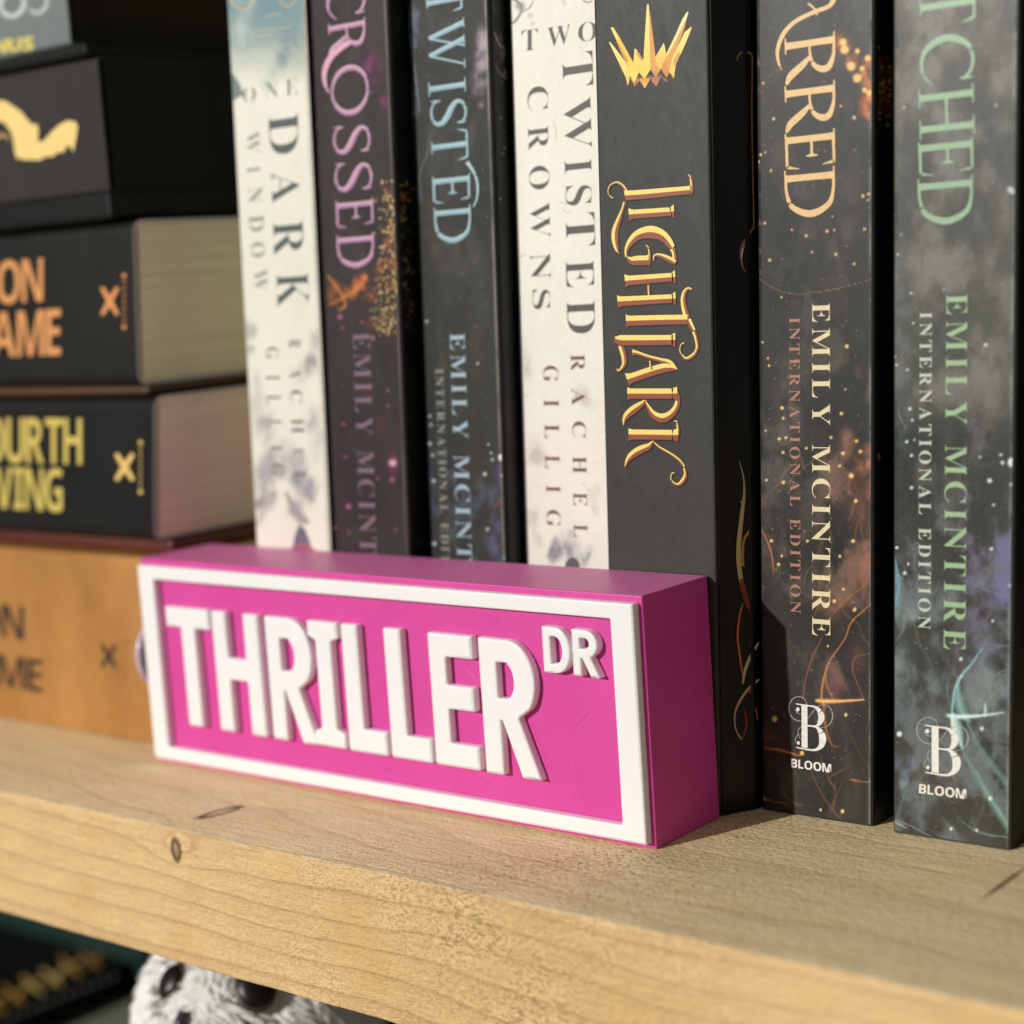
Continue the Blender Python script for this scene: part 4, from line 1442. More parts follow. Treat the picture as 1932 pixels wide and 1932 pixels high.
for x, y, r in ((438, 822, 20), (865, 797, 12), (602, 1026, 15), (372, 1300, 14), (845, 1375, 13), (714, 1366, 10), (757, 385, 8), (915, 170, 11), (850, 45, 10), (795, 115, 10)):
    k.blob(x, y, r, r * 1.15, (250, 214, 120), .95, .5, cI)
specks(k, (1436, 20, 1640, 1520), 420, [(224, 176, 120), (200, 150, 110), (190, 190, 170)], .5, 1.7, .65, 68)
rnd = random.Random(78)
for _ in range(30):
    x, y = rnd.uniform(1450, 1640), rnd.uniform(830, 1530)
    a_ = rnd.uniform(.6, 2.6)
    p_, d_ = [], rnd.uniform(12, 30)
    for q in range(5):
        p_.append((x, y, rnd.uniform(2, 8)))
        x, y = x + d_ * math.cos(a_), y + d_ * math.sin(a_)
        a_ += rnd.uniform(-.5, .5)
    k.ribbon(p_, rnd.choice([(150, 110, 90), (170, 120, 90), (120, 96, 100)]), True, rnd.uniform(.15, .4), cPX, fade=True)
for pts, c, a in (
    ([(250, 1365, 8), (300, 1450, 14), (335, 1560, 14), (346, 1700, 8)], (220, 130, 80), .9),
    ([(700, 1945, 6), (760, 1870, 10), (850, 1790, 14), (960, 1705, 8)], (190, 110, 60), .7),
):
    k.ribbon(pts, c, True, a, cH, fade=True)
k.ribbon([(240, 1735, 8), (330, 1800, 9), (440, 1840, 9), (600, 1835, 9), (780, 1800, 8), (960, 1752, 8)], (150, 104, 80), True, .9, cD)
OR = (230, 150, 76)
for pts, c, a in (
    ([(725, 330, 8), (670, 440, 14), (630, 560, 12), (606, 700, 8)], (160, 96, 76), .9),
    ([(1020, 130, 8), (900, 240, 12), (860, 340, 10), (765, 480, 12), (728, 600, 18), (720, 700, 18), (745, 760, 8)], OR, .8),
    ([(760, 485, 8), (745, 600, 12), (790, 705, 12)], (206, 140, 80), .7),
    ([(690, 712, 26), (740, 715, 40), (850, 714, 26), (975, 706, 12)], (250, 170, 80), 1),
    ([(690, 712, 16), (740, 716, 22), (850, 714, 14), (975, 706, 8)], (255, 214, 130), 1),
    ([(1010, 432, 6), (925, 450, 12), (905, 520, 12), (930, 600, 10), (972, 705, 8)], (170, 104, 84), .8),
    ([(728, 740, 12), (750, 900, 18), (786, 980, 10), (830, 985, 5)], (200, 126, 70), .8),
    ([(850, 830, 5), (950, 1030, 10), (1025, 1150, 6)], (130, 86, 66), .7),
    ([(650, 1115, 6), (700, 1230, 10), (760, 1330, 10), (850, 1440, 6)], (150, 96, 80), .8),
    ([(890, 1184, 8), (910, 1188, 20), (980, 1200, 8), (1030, 1190, 22)], (190, 130, 70), .8),
    ([(355, 990, 6), (400, 1000, 12), (475, 1010, 26), (590, 1042, 10)], (214, 130, 70), .9),
    ([(355, 1292, 10), (372, 1300, 18), (420, 1312, 8), (520, 1332, 5)], (220, 130, 80), .9),
    ([(355, 930, 40), (420, 940, 60), (500, 960, 20)], (110, 50, 44), .5),
):
    k.ribbon(pts, c, True, a, cI)
k.build('spine_artwork', b)
k = Ink(s, base=8e-5)
CR = (232, 192, 128)
k.vletters([('R', 218, 520, 418, 732), ('R', 520, 824, 418, 732), ('E', 822, 1052, 418, 730), ('D', 1056, 1372, 416, 730)], CR, cD, 'thin', .0)
k.ribbon([(722, -4, 30), (690, 40, 26), (600, 75, 26), (480, 135, 26), (405, 215, 28), (370, 310, 24), (374, 385, 18), (394, 438, 10)], CR, False, 1, cD)
k.ribbon([(560, 20, 12), (600, 55, 12), (618, 95, 10)], CR, False, 1, cD)
k.ribbon([(725, 15, 16), (700, -40, 40), (560, -90, 40)], CR, False, 1, cD)
k.build('title_lettering', b)
k = Ink(s, base=8e-5)
k.vtext('EMILY MCINTIRE', 1532.5, 571, 1532.5, 1200, 33, 34, (232, 216, 172), 'serif', -.008, .12)
k.build('author_lettering', b)
k = Ink(s, base=8e-5)
k.vtext('INTERNATIONAL EDITION', 1489.5, 599, 1491.5, 1157, 19, 19, (176, 124, 104), 'serif', -.004, .17)
k.build('edition_lettering', b)
k = Ink(s, base=8e-5)
k.text('BLOOM', cS(394, 1556), cS(1150, 1664), cS(398, 1394), cS(1150, 1500), (236, 234, 226), 'bold', .004, .03)
k.build('publisher_lettering', b)
bloom_logo(b, s, cS)
sx = Surf((.0330, .0345, 0), (1, 0, -.0463))
k = Ink(sx, base=4e-5)
clouds(k, [cD(x, y) + (1,) for x, y in ((1000, 380), (1010, 450), (1030, 520), (1050, 600), (1000, 640), (1060, 680), (1070, 480))], [(150, 76, 30), (110, 50, 24), (180, 100, 40)], 11, .6, 71, 5)
rnd = random.Random(9)
for _ in range(70):
    k.blob(rnd.uniform(975, 1085), rnd.gauss(560, 120), rnd.uniform(6, 18), rnd.uniform(6, 18), rnd.choice([(220, 190, 110), (190, 130, 60), (150, 90, 40)]), .8, .5, cD, 8)
k.blob(990, 938, 30, 36, (250, 190, 110), 1, .6, cH)
k.blob(982, 1070, 16, 20, (240, 190, 120), 1, .6, cH)
clouds(k, [cH(x, y) + (1,) for x, y in ((985, 950), (990, 1100), (985, 1400), (985, 1600))], [(90, 30, 20)], 9, .6, 72, 3)
k.blob(990, 1262, 12, 12, (220, 200, 180), .9, .5, cD)
k.build('side_artwork', b, [((0, .0357, 0), (0, -1, 0))])

c_wr = cover_mat('smoky_olive_cover', lin((42, 44, 40)), lin((66, 68, 61)), .38, .3, 45, .1)
b = standing_book('smoky grey paperback with mint green lettering and teal wisps, rightmost upright book', .0380, .0651, .0331, .2, .0425, c_wr)
s = on_y(.0331)
k = Paint(s, 0.03880, 0.06430, 0.0425, .0005, .203, seed=6)
k.haze((116, 116, 110), .42)
k.haze2((108, 100, 92), .42)
k.haze((128, 128, 120), .62, lo=-.4, z0=.085, u0=-.2, u1=1.2)
k.haze((112, 124, 126), .6, lo=.45, z1=.075, u0=-.2, u1=1.2)
k.haze2((120, 118, 146), .5, lo=.45, z0=.03, z1=.09, u0=.5, u1=1.2)
k.edge((160, 164, 158), .6, 1, .0008)
TEA = [(122, 138, 136), (140, 156, 150), (112, 126, 128)]
clouds(k, [(1870 + 20 * math.sin(y * .02), y, 1) for y in range(0, 900, 60)], [(118, 112, 104), (126, 124, 112)], 30, .25, 80, 2)
clouds(k, [(1700, y, 1) for y in range(500, 1100, 50)], [(84, 104, 110), (92, 110, 116)], 16, .35, 81, 3)
clouds(k, [cH(x, y) + (1,) for x, y in ((1800, 1450), (1790, 1550), (1820, 1620), (1830, 1700), (1780, 1700), (1760, 1800))] + [cI(x, y) + (1,) for x, y in ((1820, 40), (1840, 120), (1780, 40))], [(118, 110, 156), (108, 104, 140)], 19, .34, 82, 5)
clouds(k, [cH(x, y) + (1,) for x, y in ((1090, 1560), (1110, 1620), (1110, 1700), (1120, 1780), (1100, 1850), (1100, 1920))], [(120, 152, 160), (104, 134, 144)], 13, .42, 83, 5)
clouds(k, [cI(x, y) + (1,) for x, y in ((1180, 100), (1240, 250), (1200, 400), (1180, 550), (1400, 400), (1390, 560), (1250, 500), (1700, 350), (1750, 500), (1700, 600), (1800, 650), (1650, 650))], TEA, 28, .24, 84, 5)
clouds(k, [cI(x, y) + (1,) for x, y in ((1330, 300), (1330, 700), (1500, 1350), (1250, 1500), (1650, 1450), (1400, 1500), (1500, 350), (1800, 1000))], [(52, 52, 44), (58, 56, 48)], 24, .4, 85, 4)
clouds(k, [cI(x, y) + (1,) for x, y in ((1150, 1110), (1200, 1120), (1240, 1150), (1160, 1050), (1250, 1080), (1220, 1180))], [(140, 160, 178), (124, 142, 164)], 13, .42, 86, 4)
TL_ = (150, 206, 204)
for pts, c, a in (
    ([(1680, 400, 8), (1620, 490, 16), (1560, 560, 26), (1520, 640, 26), (1505, 740, 24), (1500, 810, 20)], TL_, .9),
    ([(1540, 570, 10), (1535, 660, 50), (1550, 750, 80), (1580, 810, 60), (1610, 840, 10)], (150, 200, 200), .7),
    ([(1480, 560, 8), (1470, 640, 14), (1490, 740, 14)], (110, 150, 156), .6),
    ([(1476, 800, 30), (1520, 808, 44), (1620, 806, 34), (1710, 796, 22), (1820, 782, 8)], (170, 220, 216), 1),
    ([(1480, 802, 16), (1560, 808, 24), (1700, 800, 14), (1810, 784, 6)], (236, 250, 240), 1),
    ([(1510, 800, 40), (1530, 870, 76), (1552, 960, 40), (1566, 1010, 8)], (190, 226, 220), .95),
    ([(1500, 800, 24), (1510, 880, 40), (1530, 960, 10)], (240, 250, 240), .9),
    ([(1700, 725, 8), (1700, 770, 22), (1702, 800, 26)], (200, 232, 226), .9),
    ([(1590, 840, 20), (1660, 980, 40), (1760, 1120, 60), (1870, 1250, 60)], (116, 146, 138), .7),
    ([(1560, 1000, 16), (1640, 1150, 50), (1750, 1330, 70), (1850, 1500, 50)], (116, 150, 140), .75),
    ([(1650, 1130, 8), (1700, 1250, 12), (1800, 1400, 20), (1840, 1470, 10)], (160, 196, 180), .6),
    ([(1860, 1230, 20), (1850, 1330, 40), (1850, 1420, 30), (1840, 1500, 10)], (140, 180, 180), .7),
    ([(1130, 1415, 8), (1250, 1462, 12), (1400, 1540, 12), (1500, 1580, 6)], (150, 170, 168), .7),
    ([(1130, 1425, 18), (1180, 1450, 22), (1240, 1480, 4)], (210, 216, 200), .5),
    ([(1290, 1195, 5), (1450, 1235, 10), (1720, 1292, 12), (1850, 1322, 6)], (110, 120, 116), .8),
    ([(1550, 1430, 5), (1640, 1490, 12), (1740, 1520, 12), (1860, 1530, 8)], (140, 176, 176), .8),
    ([(1860, 520, 8), (1790, 540, 14), (1740, 590, 14), (1730, 680, 12), (1750, 740, 6)], (120, 150, 146), .7),
    ([(1130, 20, 10), (1150, 70, 24), (1180, 150, 8)], (120, 160, 176), .6),
):
    k.ribbon(pts, c, True, a, cI)
k.ribbon([(1070, 1480, 8), (1110, 1600, 22), (1130, 1740, 24), (1110, 1850, 16), (1080, 1925, 8)], (120, 170, 186), True, .8, cH)
k.ribbon([(1090, 1510, 4), (1150, 1600, 8), (1200, 1720, 8), (1220, 1800, 4)], (110, 130, 130), True, .7, cH)
k.ribbon([(1130, 610, 4), (1135, 680, 12), (1180, 760, 8)], (130, 164, 176), True, .7, cH)
for x, y, r in ((1105, 305, 10), (1115, 358, 9), (1185, 388, 10), (1200, 632, 13), (1215, 703, 11), (1180, 838, 13), (1228, 827, 9), (1210, 925, 13), (1210, 1127, 14), (1675, 232, 14), (1700, 1083, 19),
                (1835, 1107, 13), (1770, 920, 12), (1780, 970, 15), (1640, 935, 10), (1710, 1510, 14), (1118, 1503, 13), (1190, 1605, 11), (1167, 1662, 14), (1725, 1235, 12), (1222, 95, 9), (1088, 1107, 10), (1830, 1740, 13)):
    k.blob(x, y, r, r, (228, 232, 236), .95, .45, cH)
k.blob(1840, 968, 30, 34, (250, 250, 250), 1, .6, cH)
rnd = random.Random(77)
for _ in range(34):
    x, y = rnd.uniform(1700, 1900), rnd.uniform(1050, 1560)
    a_ = rnd.uniform(-.5, 1.9)
    p_, d_ = [], rnd.uniform(14, 34)
    for q in range(5):
        p_.append((x, y, rnd.uniform(3, 10)))
        x, y = x + d_ * math.cos(a_), y + d_ * math.sin(a_)
        a_ += rnd.uniform(-.5, .5)
    k.ribbon(p_, rnd.choice([(130, 150, 150), (150, 164, 160), (120, 130, 150), (140, 150, 136)]), True, rnd.uniform(.15, .4), cPX, fade=True)
for x, y, r in ((1185, 912, 20), (1495, 1480, 13), (1730, 1298, 15), (1680, 880, 14), (1555, 462, 13), (1745, 235, 10), (1555, 568, 9), (1648, 1488, 11)):
    k.blob(x, y, r, r * 1.1, (226, 240, 228), .95, .45, cI)
for x, y, r in ((1125, 1597, 11), (1208, 1838, 12), (1100, 1355, 11), (1830, 1190, 24), (1845, 1205, 16), (1740, 662, 12), (1412, 1818, 8), (1145, 1470, 8), (1163, 672, 10)):
    k.blob(x, y, r, r, (200, 216, 220), .9, .45, cD)
specks(k, (1692, 20, 1905, 1560), 380, [(200, 210, 216), (170, 180, 200), (180, 150, 150)], .5, 1.7, .6, 88)
k.build('spine_artwork', b)
k = Ink(s, base=8e-5)
MT = (146, 180, 142)
k.vletters([('T', -100, 152, 1262, 1610), ('C', 212, 522, 1262, 1604), ('H', 540, 858, 1258, 1602), ('E', 873, 1092, 1255, 1598), ('D', 1108, 1418, 1252, 1596)], MT, cD, 'thin', -.12)
k.build('title_lettering', b)
k = Ink(s, base=8e-5)
k.vtext('EMILY MCINTIRE', 1786, 554, 1780.5, 1226, 39, 41, (158, 190, 146), 'serif', -.008, .12)
k.build('author_lettering', b)
k = Ink(s, base=8e-5)
k.vtext('INTERNATIONAL EDITION', 1736, 589, 1732.5, 1187, 22, 23, (200, 206, 192), 'serif', -.004, .17)
k.build('edition_lettering', b)
k = Ink(s, base=8e-5)
k.text('BLOOM', crop(.10027, 1698.2, 1323.7)(352, 1722), crop(.10027, 1698.2, 1323.7)(1245, 1836), crop(.10027, 1698.2, 1323.7)(360, 1548), crop(.10027, 1698.2, 1323.7)(1248, 1652), (232, 230, 220), 'bold', .004, .03)
k.build('publisher_lettering', b)
bloom_logo(b, s, cU)

# ------------------------------------------------------------------ the stack of lying books at the left
YS = .0098


M_CARD = mat('card_edge', lin((196, 190, 178)), .7, .3)


def lying_book(label, xr, z0, z1, cover, pages, shear=0.0, y0=YS, depth=.14, xl=-.40, r=.0012, t=.0006, boards=None, card=False, group='books lying in the stack on the left'):
    root = thing('book', label, 'book', ((xl + xr) / 2, y0 + depth / 2, z0), group)
    yb = y0 + depth

    def c_out(tt, rr):
        pts = [(yb, z0 + tt)]
        for k in range(6):
            a = math.pi / 2 * k / 5
            pts.append((y0 + tt + rr - rr * math.sin(a), z0 + tt + rr - rr * math.cos(a)))
        for k in range(6):
            a = math.pi / 2 * k / 5
            pts.append((y0 + tt + rr - rr * math.cos(a), z1 - tt - rr + rr * math.sin(a)))
        pts.append((yb, z1 - tt))
        return pts
    out = c_out(0, r) + list(reversed(c_out(t, r * .7)))

    def ext(outline, xa, xb):
        n = len(outline)
        V = [(xa, y, z) for y, z in outline] + [(xb + shear * (z - z0), y, z) for y, z in outline]
        F = [(i, (i + 1) % n, n + (i + 1) % n, n + i) for i in range(n)] + [tuple(range(n)), tuple(range(n, 2 * n))]
        me = mesh(V, F)
        bm = bmesh.new()
        bm.from_mesh(me)
        bmesh.ops.recalc_face_normals(bm, faces=bm.faces[:])
        bm.to_mesh(me)
        bm.free()
        return me
    me = ext(out, xl, xr)
    me.materials.append(cover)
    if card:
        me.materials.append(M_CARD)
        for p in me.polygons:
            if p.normal.x > .9:
                p.material_index = 1
    put('cover', me, None, root)
    put('page_block', ext([(yb - .001, z0 + t), (y0 + .002, z0 + t), (y0 + .002, z1 - t), (yb - .001, z1 - t)], xl + .001, xr - .0004), pages, root)
    for (za, zb, ya, xb, m_) in (boards or []):
        put('board', from_bm(box_bm(xl, xb, ya, yb, za, zb, min(.0012, (zb - za) * .45), 3)), m_, root)
    return root


c_or = cover_mat('ochre_cover', lin((138, 90, 38)), lin((182, 132, 72)), .5, .3, 22, .05)
c_red = cover_mat('deep_red_board', lin((70, 22, 10)), lin((90, 34, 16)), .4, .5, 20, .05)
c_bk1 = cover_mat('black_soft_cover', lin((16, 17, 17)), lin((24, 24, 23)), .45, .2, 30, .08)
c_bk2 = cover_mat('black_soft_cover_two', lin((20, 21, 21)), lin((28, 28, 26)), .45, .2, 30, .08)
c_slate = cover_mat('slate_cloth_cover', lin((40, 38, 37)), lin((50, 47, 44)), .6, .2, 60, .1)
m_black = cover_mat('black_edge', lin((9, 9, 8)), lin((14, 13, 11)), .5, .2, 30, .05)
m_tanb = cover_mat('tan_board', lin((88, 58, 34)), lin((70, 46, 26)), .5, .4, 30, .05)
pg_ros = cover_mat('pages_rosy', lin((214, 190, 168)), lin((242, 222, 200)), .8, .2, 9, .5, (.6, .6, 90))
pg_tan = cover_mat('pages_tan', lin((214, 200, 164)), lin((244, 232, 198)), .8, .2, 9, .5, (.6, .6, 90))
pg_brn = cover_mat('pages_brown', lin((46, 40, 26)), lin((34, 30, 20)), .8, .2, 10, .2, (1, 1, 40))

b = lying_book('ochre book with dark lettering and red top board, bottom of the stack', -.1660, .0001, .0528, c_or, pg_tan, boards=[(.0530, .0574, .0150, -.1665, c_red)])
s = on_y(YS)
DK = (52, 40, 38)
k = Ink(s, base=5e-5)
k.text('IRON', (-112, 1188), (45, 1208), (-112, 1127), (45, 1144), DK, 'bold', -.005, .0)
k.text('FLAME', (-125, 1275), (80, 1307), (-125, 1217), (80, 1246), DK, 'bold', -.005, .0)
k.build('title_lettering', b)


def x_logo(book, cx, cy, w_, h_, col, name='publisher_logo', tail=None):
    k = Ink(s, base=5e-5)
    pts = []
    for i in range(4):
        a = R_(45 + 90 * i)
        pts.append((cx + w_ / 2 * (1 if math.cos(a) > 0 else -1), cy + h_ / 2 * (1 if math.sin(a) > 0 else -1)))
        a = R_(90 + 90 * i)
        pts.append((cx + w_ * .16 * math.cos(a), cy + h_ * .14 * math.sin(a)))
    wd = min(w_, h_) * .34
    k.ribbon([(cx - w_ / 2, cy - h_ / 2, wd * .7), (cx, cy, wd), (cx + w_ / 2, cy + h_ / 2, wd * .7)], col)
    k.ribbon([(cx + w_ / 2, cy - h_ / 2, wd * .7), (cx, cy, wd), (cx - w_ / 2, cy + h_ / 2, wd * .7)], col)
    if tail:
        x, ya, yb, r = tail
        n = 9
        for i in range(n):
            t = i / (n - 1)
            y = ya + (yb - ya) * t
            rr = r * (1.1 if i in (0, n - 1) else .62)
            k.blob(x, y, rr, rr, col, 1, .5)
    k.build(name, book)


x_logo(b, 205, 1238, 26, 42, (60, 46, 40), tail=(237, 1212, 1278, 2.4))
b = lying_book('black paperback with gold FOURTH WING title and rosy page ends in the stack', -.1677, .0578, .0968, c_bk1, pg_ros, .14, r=.0030, t=.0009, card=True)
k = Ink(s, base=5e-5)
GO = (212, 190, 96)
k.text('FOURTH', cE(-175, 673), cE(462, 691), cE(-175, 424), cE(462, 430), GO, 'bold', -.004, -.01)
k.text('WING', cE(-95, 932), cE(352, 957), cE(-95, 702), cE(352, 716), GO, 'bold', -.004, -.01)
k.build('title_lettering', b)
x_logo(b, 235, 881, 32, 50, (232, 196, 112), tail=(265, 835, 928, 5))
b = lying_book('black paperback with orange lettering and tan page ends, middle of the stack', -.1681, .0999, .1434, c_bk2, pg_tan, .09, r=.0030, t=.0009, card=True,
               boards=[(.0971, .0997, .0112, -.166, m_tanb)])
k = Ink(s, base=5e-5)
OG = (222, 154, 92)
k.text('IRON', cA(-200, 1728), cA(242, 1700), cA(-200, 1492), cA(242, 1456), OG, 'bold', -.004, -.01)
k.text('FLAME', cA(-240, 2024), cA(342, 2004), cA(-240, 1780), cA(342, 1742), OG, 'bold', -.004, -.01)
k.build('title_lettering', b)
x_logo(b, 207, 568, 30, 52, (222, 150, 86), tail=(234, 520, 617, 5))
b = lying_book('thick slate grey hardcover with a golden dragon and black page edges in the stack', -.1724, .1512, .1866, c_slate, m_black,
               boards=[(.1440, .1513, .0070, -.1690, m_black), (.1866, .1903, .0070, -.1730, m_black)])
k = Ink(s, base=5e-5)
k.poly([(-30, 565), (30, 570), (75, 600), (120, 630), (150, 670), (185, 705), (210, 700), (217, 740), (212, 800), (100, 900), (85, 870), (75, 790), (60, 740), (20, 690), (-30, 680)], (244, 212, 134), 1, cA)
k.poly([(85, 870), (212, 798), (245, 798), (290, 745), (340, 700), (385, 680), (428, 688), (438, 715), (430, 780), (412, 858), (398, 828), (380, 822), (358, 858), (322, 862), (300, 884), (255, 884), (225, 904), (130, 902)],
       (244, 212, 134), 1, cA)
k.ribbon([(-20, 780, 20), (20, 760, 16), (50, 790, 10)], (190, 160, 100), False, 1, cA)
k.build('dragon_emblem', b)
b = lying_book('blue grey book with white and yellow lettering, topmost of the stack', -.1830, .1907, .216, cover_mat('steel_cover', lin((96, 104, 104)), lin((124, 132, 128)), .4, .5, 18, .05), pg_brn, 0.0, y0=.0100)
s = on_y(.0100)
k = Ink(s, base=5e-5)
k.ribbon([(60, -60, 30), (5, 0, 32), (10, 60, 30), (65, 92, 28), (120, 60, 30), (135, 0, 30), (90, -55, 30)], (196, 202, 196), False, 1, cA)
k.ribbon([(170, 48, 18), (190, 70, 24), (225, 70, 28), (262, 30, 26), (262, -30, 26)], (178, 184, 178), False, 1, cA)
k.text('NUS', cA(-40, 300), cA(190, 282), cA(-40, 226), cA(190, 204), (226, 208, 96), 'bold', .02, .0)
k.build('title_lettering', b)

# ------------------------------------------------------------------ things on the lower shelf
zb = Surf((0, 0, LOWZ), (0, 0, 1))
e0, e1 = zb.at(112, 1932), zb.at(261, 1872)
xr = (e0.x + e1.x) / 2 - .001
TOPZ = LOWZ + .0125
zt_ = Surf((0, 0, TOPZ), (0, 0, 1))
yk = zt_.at(257, 1819).y
b = thing('book', 'black book with gold lettering lying flat on the lower shelf beside the owl', 'book', (xr - .1, yk - .05, LOWZ))
put('cover', from_bm(box_bm(xr - .22, xr, yk - .13, yk, LOWZ + .0005, TOPZ, .001)), m_black, b)
k = Ink(zt_, base=5e-5)
rnd = random.Random(3)
for i in range(6):
    t = i / 5
    x, y = -10 + 180 * t, 1896 - 84 * t
    g1 = rnd.choice([(176, 136, 62), (150, 112, 54), (206, 178, 108)])
    k.ribbon([(x - 20, y - 16 - rnd.random() * 10, 8), (x + 4, y + 2, 10), (x + 18, y + 14, 6)], g1)
    if i % 2:
        k.ribbon([(x - 4, y + 14, 6), (x + 12, y - 6, 9), (x + 26, y - 26, 5)], g1)
    else:
        k.ribbon([(x - 16, y + 2, 6), (x + 22, y - 18, 6)], (196, 164, 92))
for i in range(13):
    t = i / 12
    k.ribbon([(6 + 205 * t, 1930 - 82 * t, 5), (14 + 205 * t, 1920 - 82 * t, 4)], (132, 132, 130), False, .7, n=2)
k.build('cover_lettering', b)
b = thing('book', 'dark green book standing behind the flat black book on the lower shelf', 'book', (xr - .08, yk + .02, LOWZ))
put('cover', from_bm(box_bm(xr - .22, xr + .006, yk + .002, yk + .03, LOWZ + .0005, -.05, .001)),
    cover_mat('dark_green_cover', lin((12, 38, 33)), lin((16, 46, 40)), .5, .4, 20, .05), b)

b = thing('book', 'added dark block standing in for the dark gap right of the owl', 'book', (-.10, .07, LOWZ))
put('cover', from_bm(box_bm(-.20, .02, .055, .13, LOWZ + .0005, -.045, .001)), m_black, b)  # dark block added so the gap beside the owl goes black
put('page_block', from_bm(box_bm(-.199, .0195, .057, .1295, -.0452, -.0440, .0002)), pg_brn, b)

# ---- owl figurine
owl = thing('owl_figurine', 'white snowy owl figurine with dark eyes peering out from under the pine shelf', 'figurine', (-.155, .006, LOWZ))
OC = Vector((-.1445, .0120, -.0745))
OR_ = .0328


def on_head(x, y, r=OR_):
    d = ray(x, y).normalized()
    m0 = CAM_POS - OC
    bq = m0.dot(d)
    disc = bq * bq - (m0.dot(m0) - r * r)
    if disc < 0:
        return OC + (m0 + d * -bq).normalized() * r
    return CAM_POS + d * (-bq - math.sqrt(disc))


def feather_mat(name, c1, c2):
    m = mat(name, c1, .6, .4)
    n = N(m)
    f = n.noise(n.obj((1, 1, 1)), 140, 4, .7)
    n.link(n.ramp(f, [(.34, c1), (.62, c2)]), n.b.inputs['Base Color'])
    n.link(n.bump(n.noise(n.obj(), 700, 3, .7), .5, .0006), n.b.inputs['Normal'])
    return m


mf = feather_mat('white_feathers', lin((222, 221, 216)), lin((248, 248, 246)))
bm = bmesh.new()
bmesh.ops.create_uvsphere(bm, u_segments=72, v_segments=56, radius=1)
for v in bm.verts:
    n_ = v.co.normalized()
    p = OC + Vector((n_.x * OR_, n_.y * OR_ * .95, n_.z * OR_ * .95))
    if n_.z < -.35:            # neck swells out into the body
        t = (-.35 - n_.z) / .65
        p = Vector((OC.x + n_.x * OR_ * (1 + 0.6 * t) + 0, OC.y + n_.y * OR_ * (1 + .6 * t), OC.z + n_.z * OR_ - .048 * t * t))
        if t > .4:
            rr = math.sqrt(max(0, n_.x ** 2 + n_.y ** 2)) + 1e-6
            s_ = max(rr, .78 - .2 * (t - .4)) if t < .97 else rr
            p.x, p.y = OC.x + n_.x / rr * OR_ * s_ * 1.25, OC.y + n_.y / rr * OR_ * s_ * 1.25
    q = p * 260
    p += n_ * (.0011 * noise.noise(q) + .0007 * noise.noise(q * 2.3))
    if p.z < LOWZ + .0006:
        p.z = LOWZ + .0006
    v.co = p
put('body', from_bm(bm), mf, owl, True)
eyes = [((330, 1854), .0050, 14, 37), ((482, 1864), .0064, 45, 34)]
m_eye = mat('eye_black', lin((16, 12, 10)), .35, .35)
m_iris = mat('eye_brown', lin((70, 54, 40)), .4, .4)
E_DIR = []
for (ex, ey), er, _, _ in eyes:
    c0 = on_head(ex, ey)
    nrm = (c0 - OC).normalized()
    E_DIR.append((nrm, er))
    for nm, mt_, rad, push, flat in (('eye_ring', m_iris, er * 1.08, .0010, .2), ('eye', m_eye, er * .9, .0017, .34)):
        bm = bmesh.new()
        bmesh.ops.create_uvsphere(bm, u_segments=28, v_segments=16, radius=1)
        M = nrm.to_track_quat('Z', 'Y').to_matrix()
        for v in bm.verts:
            v.co = c0 + nrm * push + M @ Vector((v.co.x * rad * .82, v.co.y * rad, v.co.z * rad * flat))
        put(nm, from_bm(bm), mt_, owl, True)
# beak
c0 = on_head(352, 1930)
nrm = (c0 - OC).normalized()
dn = (Vector((0, 0, -1)) - nrm * nrm.dot(Vector((0, 0, -1)))).normalized()
sd = nrm.cross(dn)
bm = bmesh.new()
rows = []
for i in range(8):
    t = i / 7
    cc = c0 + dn * (.009 * t - .003) + nrm * (.0022 * math.sin(math.pi * min(1, t * 1.15)) + .0006)
    wd = .0019 * (1 - t) ** .6 + .0001
    rows.append([bm.verts.new(cc + sd * wd * math.cos(a) + nrm * wd * 1.1 * math.sin(a)) for a in [2 * math.pi * j / 10 for j in range(10)]])
for r0, r1 in zip(rows, rows[1:]):
    for j in range(10):
        bm.faces.new((r0[j], r0[(j + 1) % 10], r1[(j + 1) % 10], r1[j]))
bmesh.ops.recalc_face_normals(bm, faces=bm.faces[:])
put('beak', from_bm(bm), mat('beak_dark', lin((60, 56, 62)), .3, .5), owl, True)


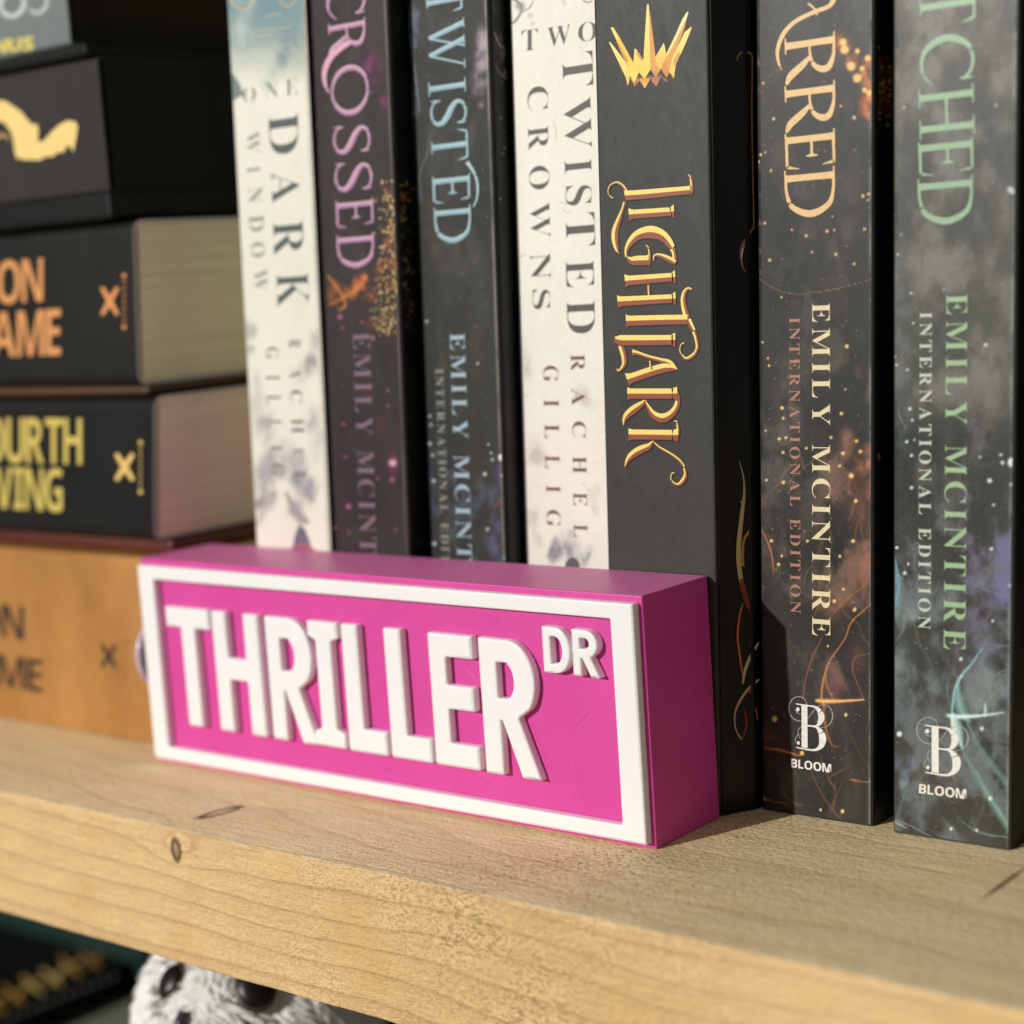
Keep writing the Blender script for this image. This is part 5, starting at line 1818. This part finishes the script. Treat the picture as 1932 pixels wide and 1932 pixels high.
def tufts(name, n, pick, material, seed, ln=(.003, .007), wd=.0007):
    rnd = random.Random(seed)
    V, F = [], []
    for _ in range(n):
        r = pick(rnd)
        if r is None:
            continue
        nn, tan = r
        p = OC + nn * (OR_ * .985)
        L, w_ = rnd.uniform(*ln), wd * rnd.uniform(.6, 1.4)
        tan = (tan + Vector([rnd.gauss(0, .16) for _ in range(3)]))
        tan = (tan - nn * tan.dot(nn)).normalized()
        sd_ = nn.cross(tan)
        b0 = len(V)
        V += [p - sd_ * w_ * .5, p + tan * L * .5 - sd_ * w_ + nn * .0007, p + tan * L + nn * .0013, p + tan * L * .5 + sd_ * w_ + nn * .0006, p + sd_ * w_ * .5, p + tan * L * .45 + nn * .0013]
        F += [(b0, b0 + 1, b0 + 5), (b0 + 1, b0 + 2, b0 + 5), (b0 + 2, b0 + 3, b0 + 5), (b0 + 3, b0 + 4, b0 + 5), (b0 + 4, b0, b0 + 5)]
    o = put(name, mesh(V, F), material, owl)
    o['kind'] = 'stuff'
    return o


def around_eye(rnd):
    nn0, er = rnd.choice(E_DIR)
    M = nn0.to_track_quat('Z', 'Y').to_matrix()
    a = rnd.uniform(0, 2 * math.pi)
    t = M @ Vector((math.cos(a), math.sin(a), 0))
    ang = (er * 1.15 / OR_) + rnd.random() ** 1.2 * .42
    nn = (nn0 * math.cos(ang) + t * math.sin(ang)).normalized()
    for m_, e_ in E_DIR:
        if nn.angle(m_) < e_ * 1.1 / OR_:
            return None
    tan = (t - nn * t.dot(nn)).normalized()
    return nn, tan


def anywhere(rnd):
    nn = Vector([rnd.gauss(0, 1) for _ in range(3)]).normalized()
    if any(nn.angle(m_) < .36 for m_, _ in E_DIR):
        return None
    tan = Vector((nn.x * .3, nn.y * .3, -1))
    return nn, tan


tufts('feathers', 1900, around_eye, mf, 1, (.005, .011), .0007)
tufts('feathers', 2600, anywhere, mf, 2, (.006, .012), .0011)
mfd = feather_mat('grey_feathers', lin((92, 90, 90)), lin((150, 148, 146)))


def brow(rnd):
    r = around_eye(rnd)
    if r is None:
        return None
    f = (E_DIR[0][0] + E_DIR[1][0]).normalized()
    return r if r[0].angle(f) < .30 or min(r[0].angle(q) - e / OR_ for q, e in E_DIR) < .12 else None


tufts('feathers', 420, brow, mfd, 4, (.003, .006), .0006)
# two small prongs of glue or quartz glinting above the eye
bm = bmesh.new()
c0 = on_head(338, 1822)
for q, (a, h_) in enumerate(((.2, .006), (-.3, .0045), (.6, .004))):
    base = c0 + Vector((.0012 * q, 0, -.002 * q))
    r = bmesh.ops.create_cone(bm, cap_ends=True, segments=6, radius1=.0009, radius2=.0002, depth=h_)
    Mx = Matrix.Translation(base + Vector((0, -.0015, 0))) @ Matrix.Rotation(a, 4, 'Y') @ Matrix.Rotation(2.6, 4, 'X')
    bmesh.ops.transform(bm, matrix=Mx, verts=r['verts'])
put('brow_chip', from_bm(bm), mat('clear_chip', lin((226, 224, 216)), .1, .7), owl)
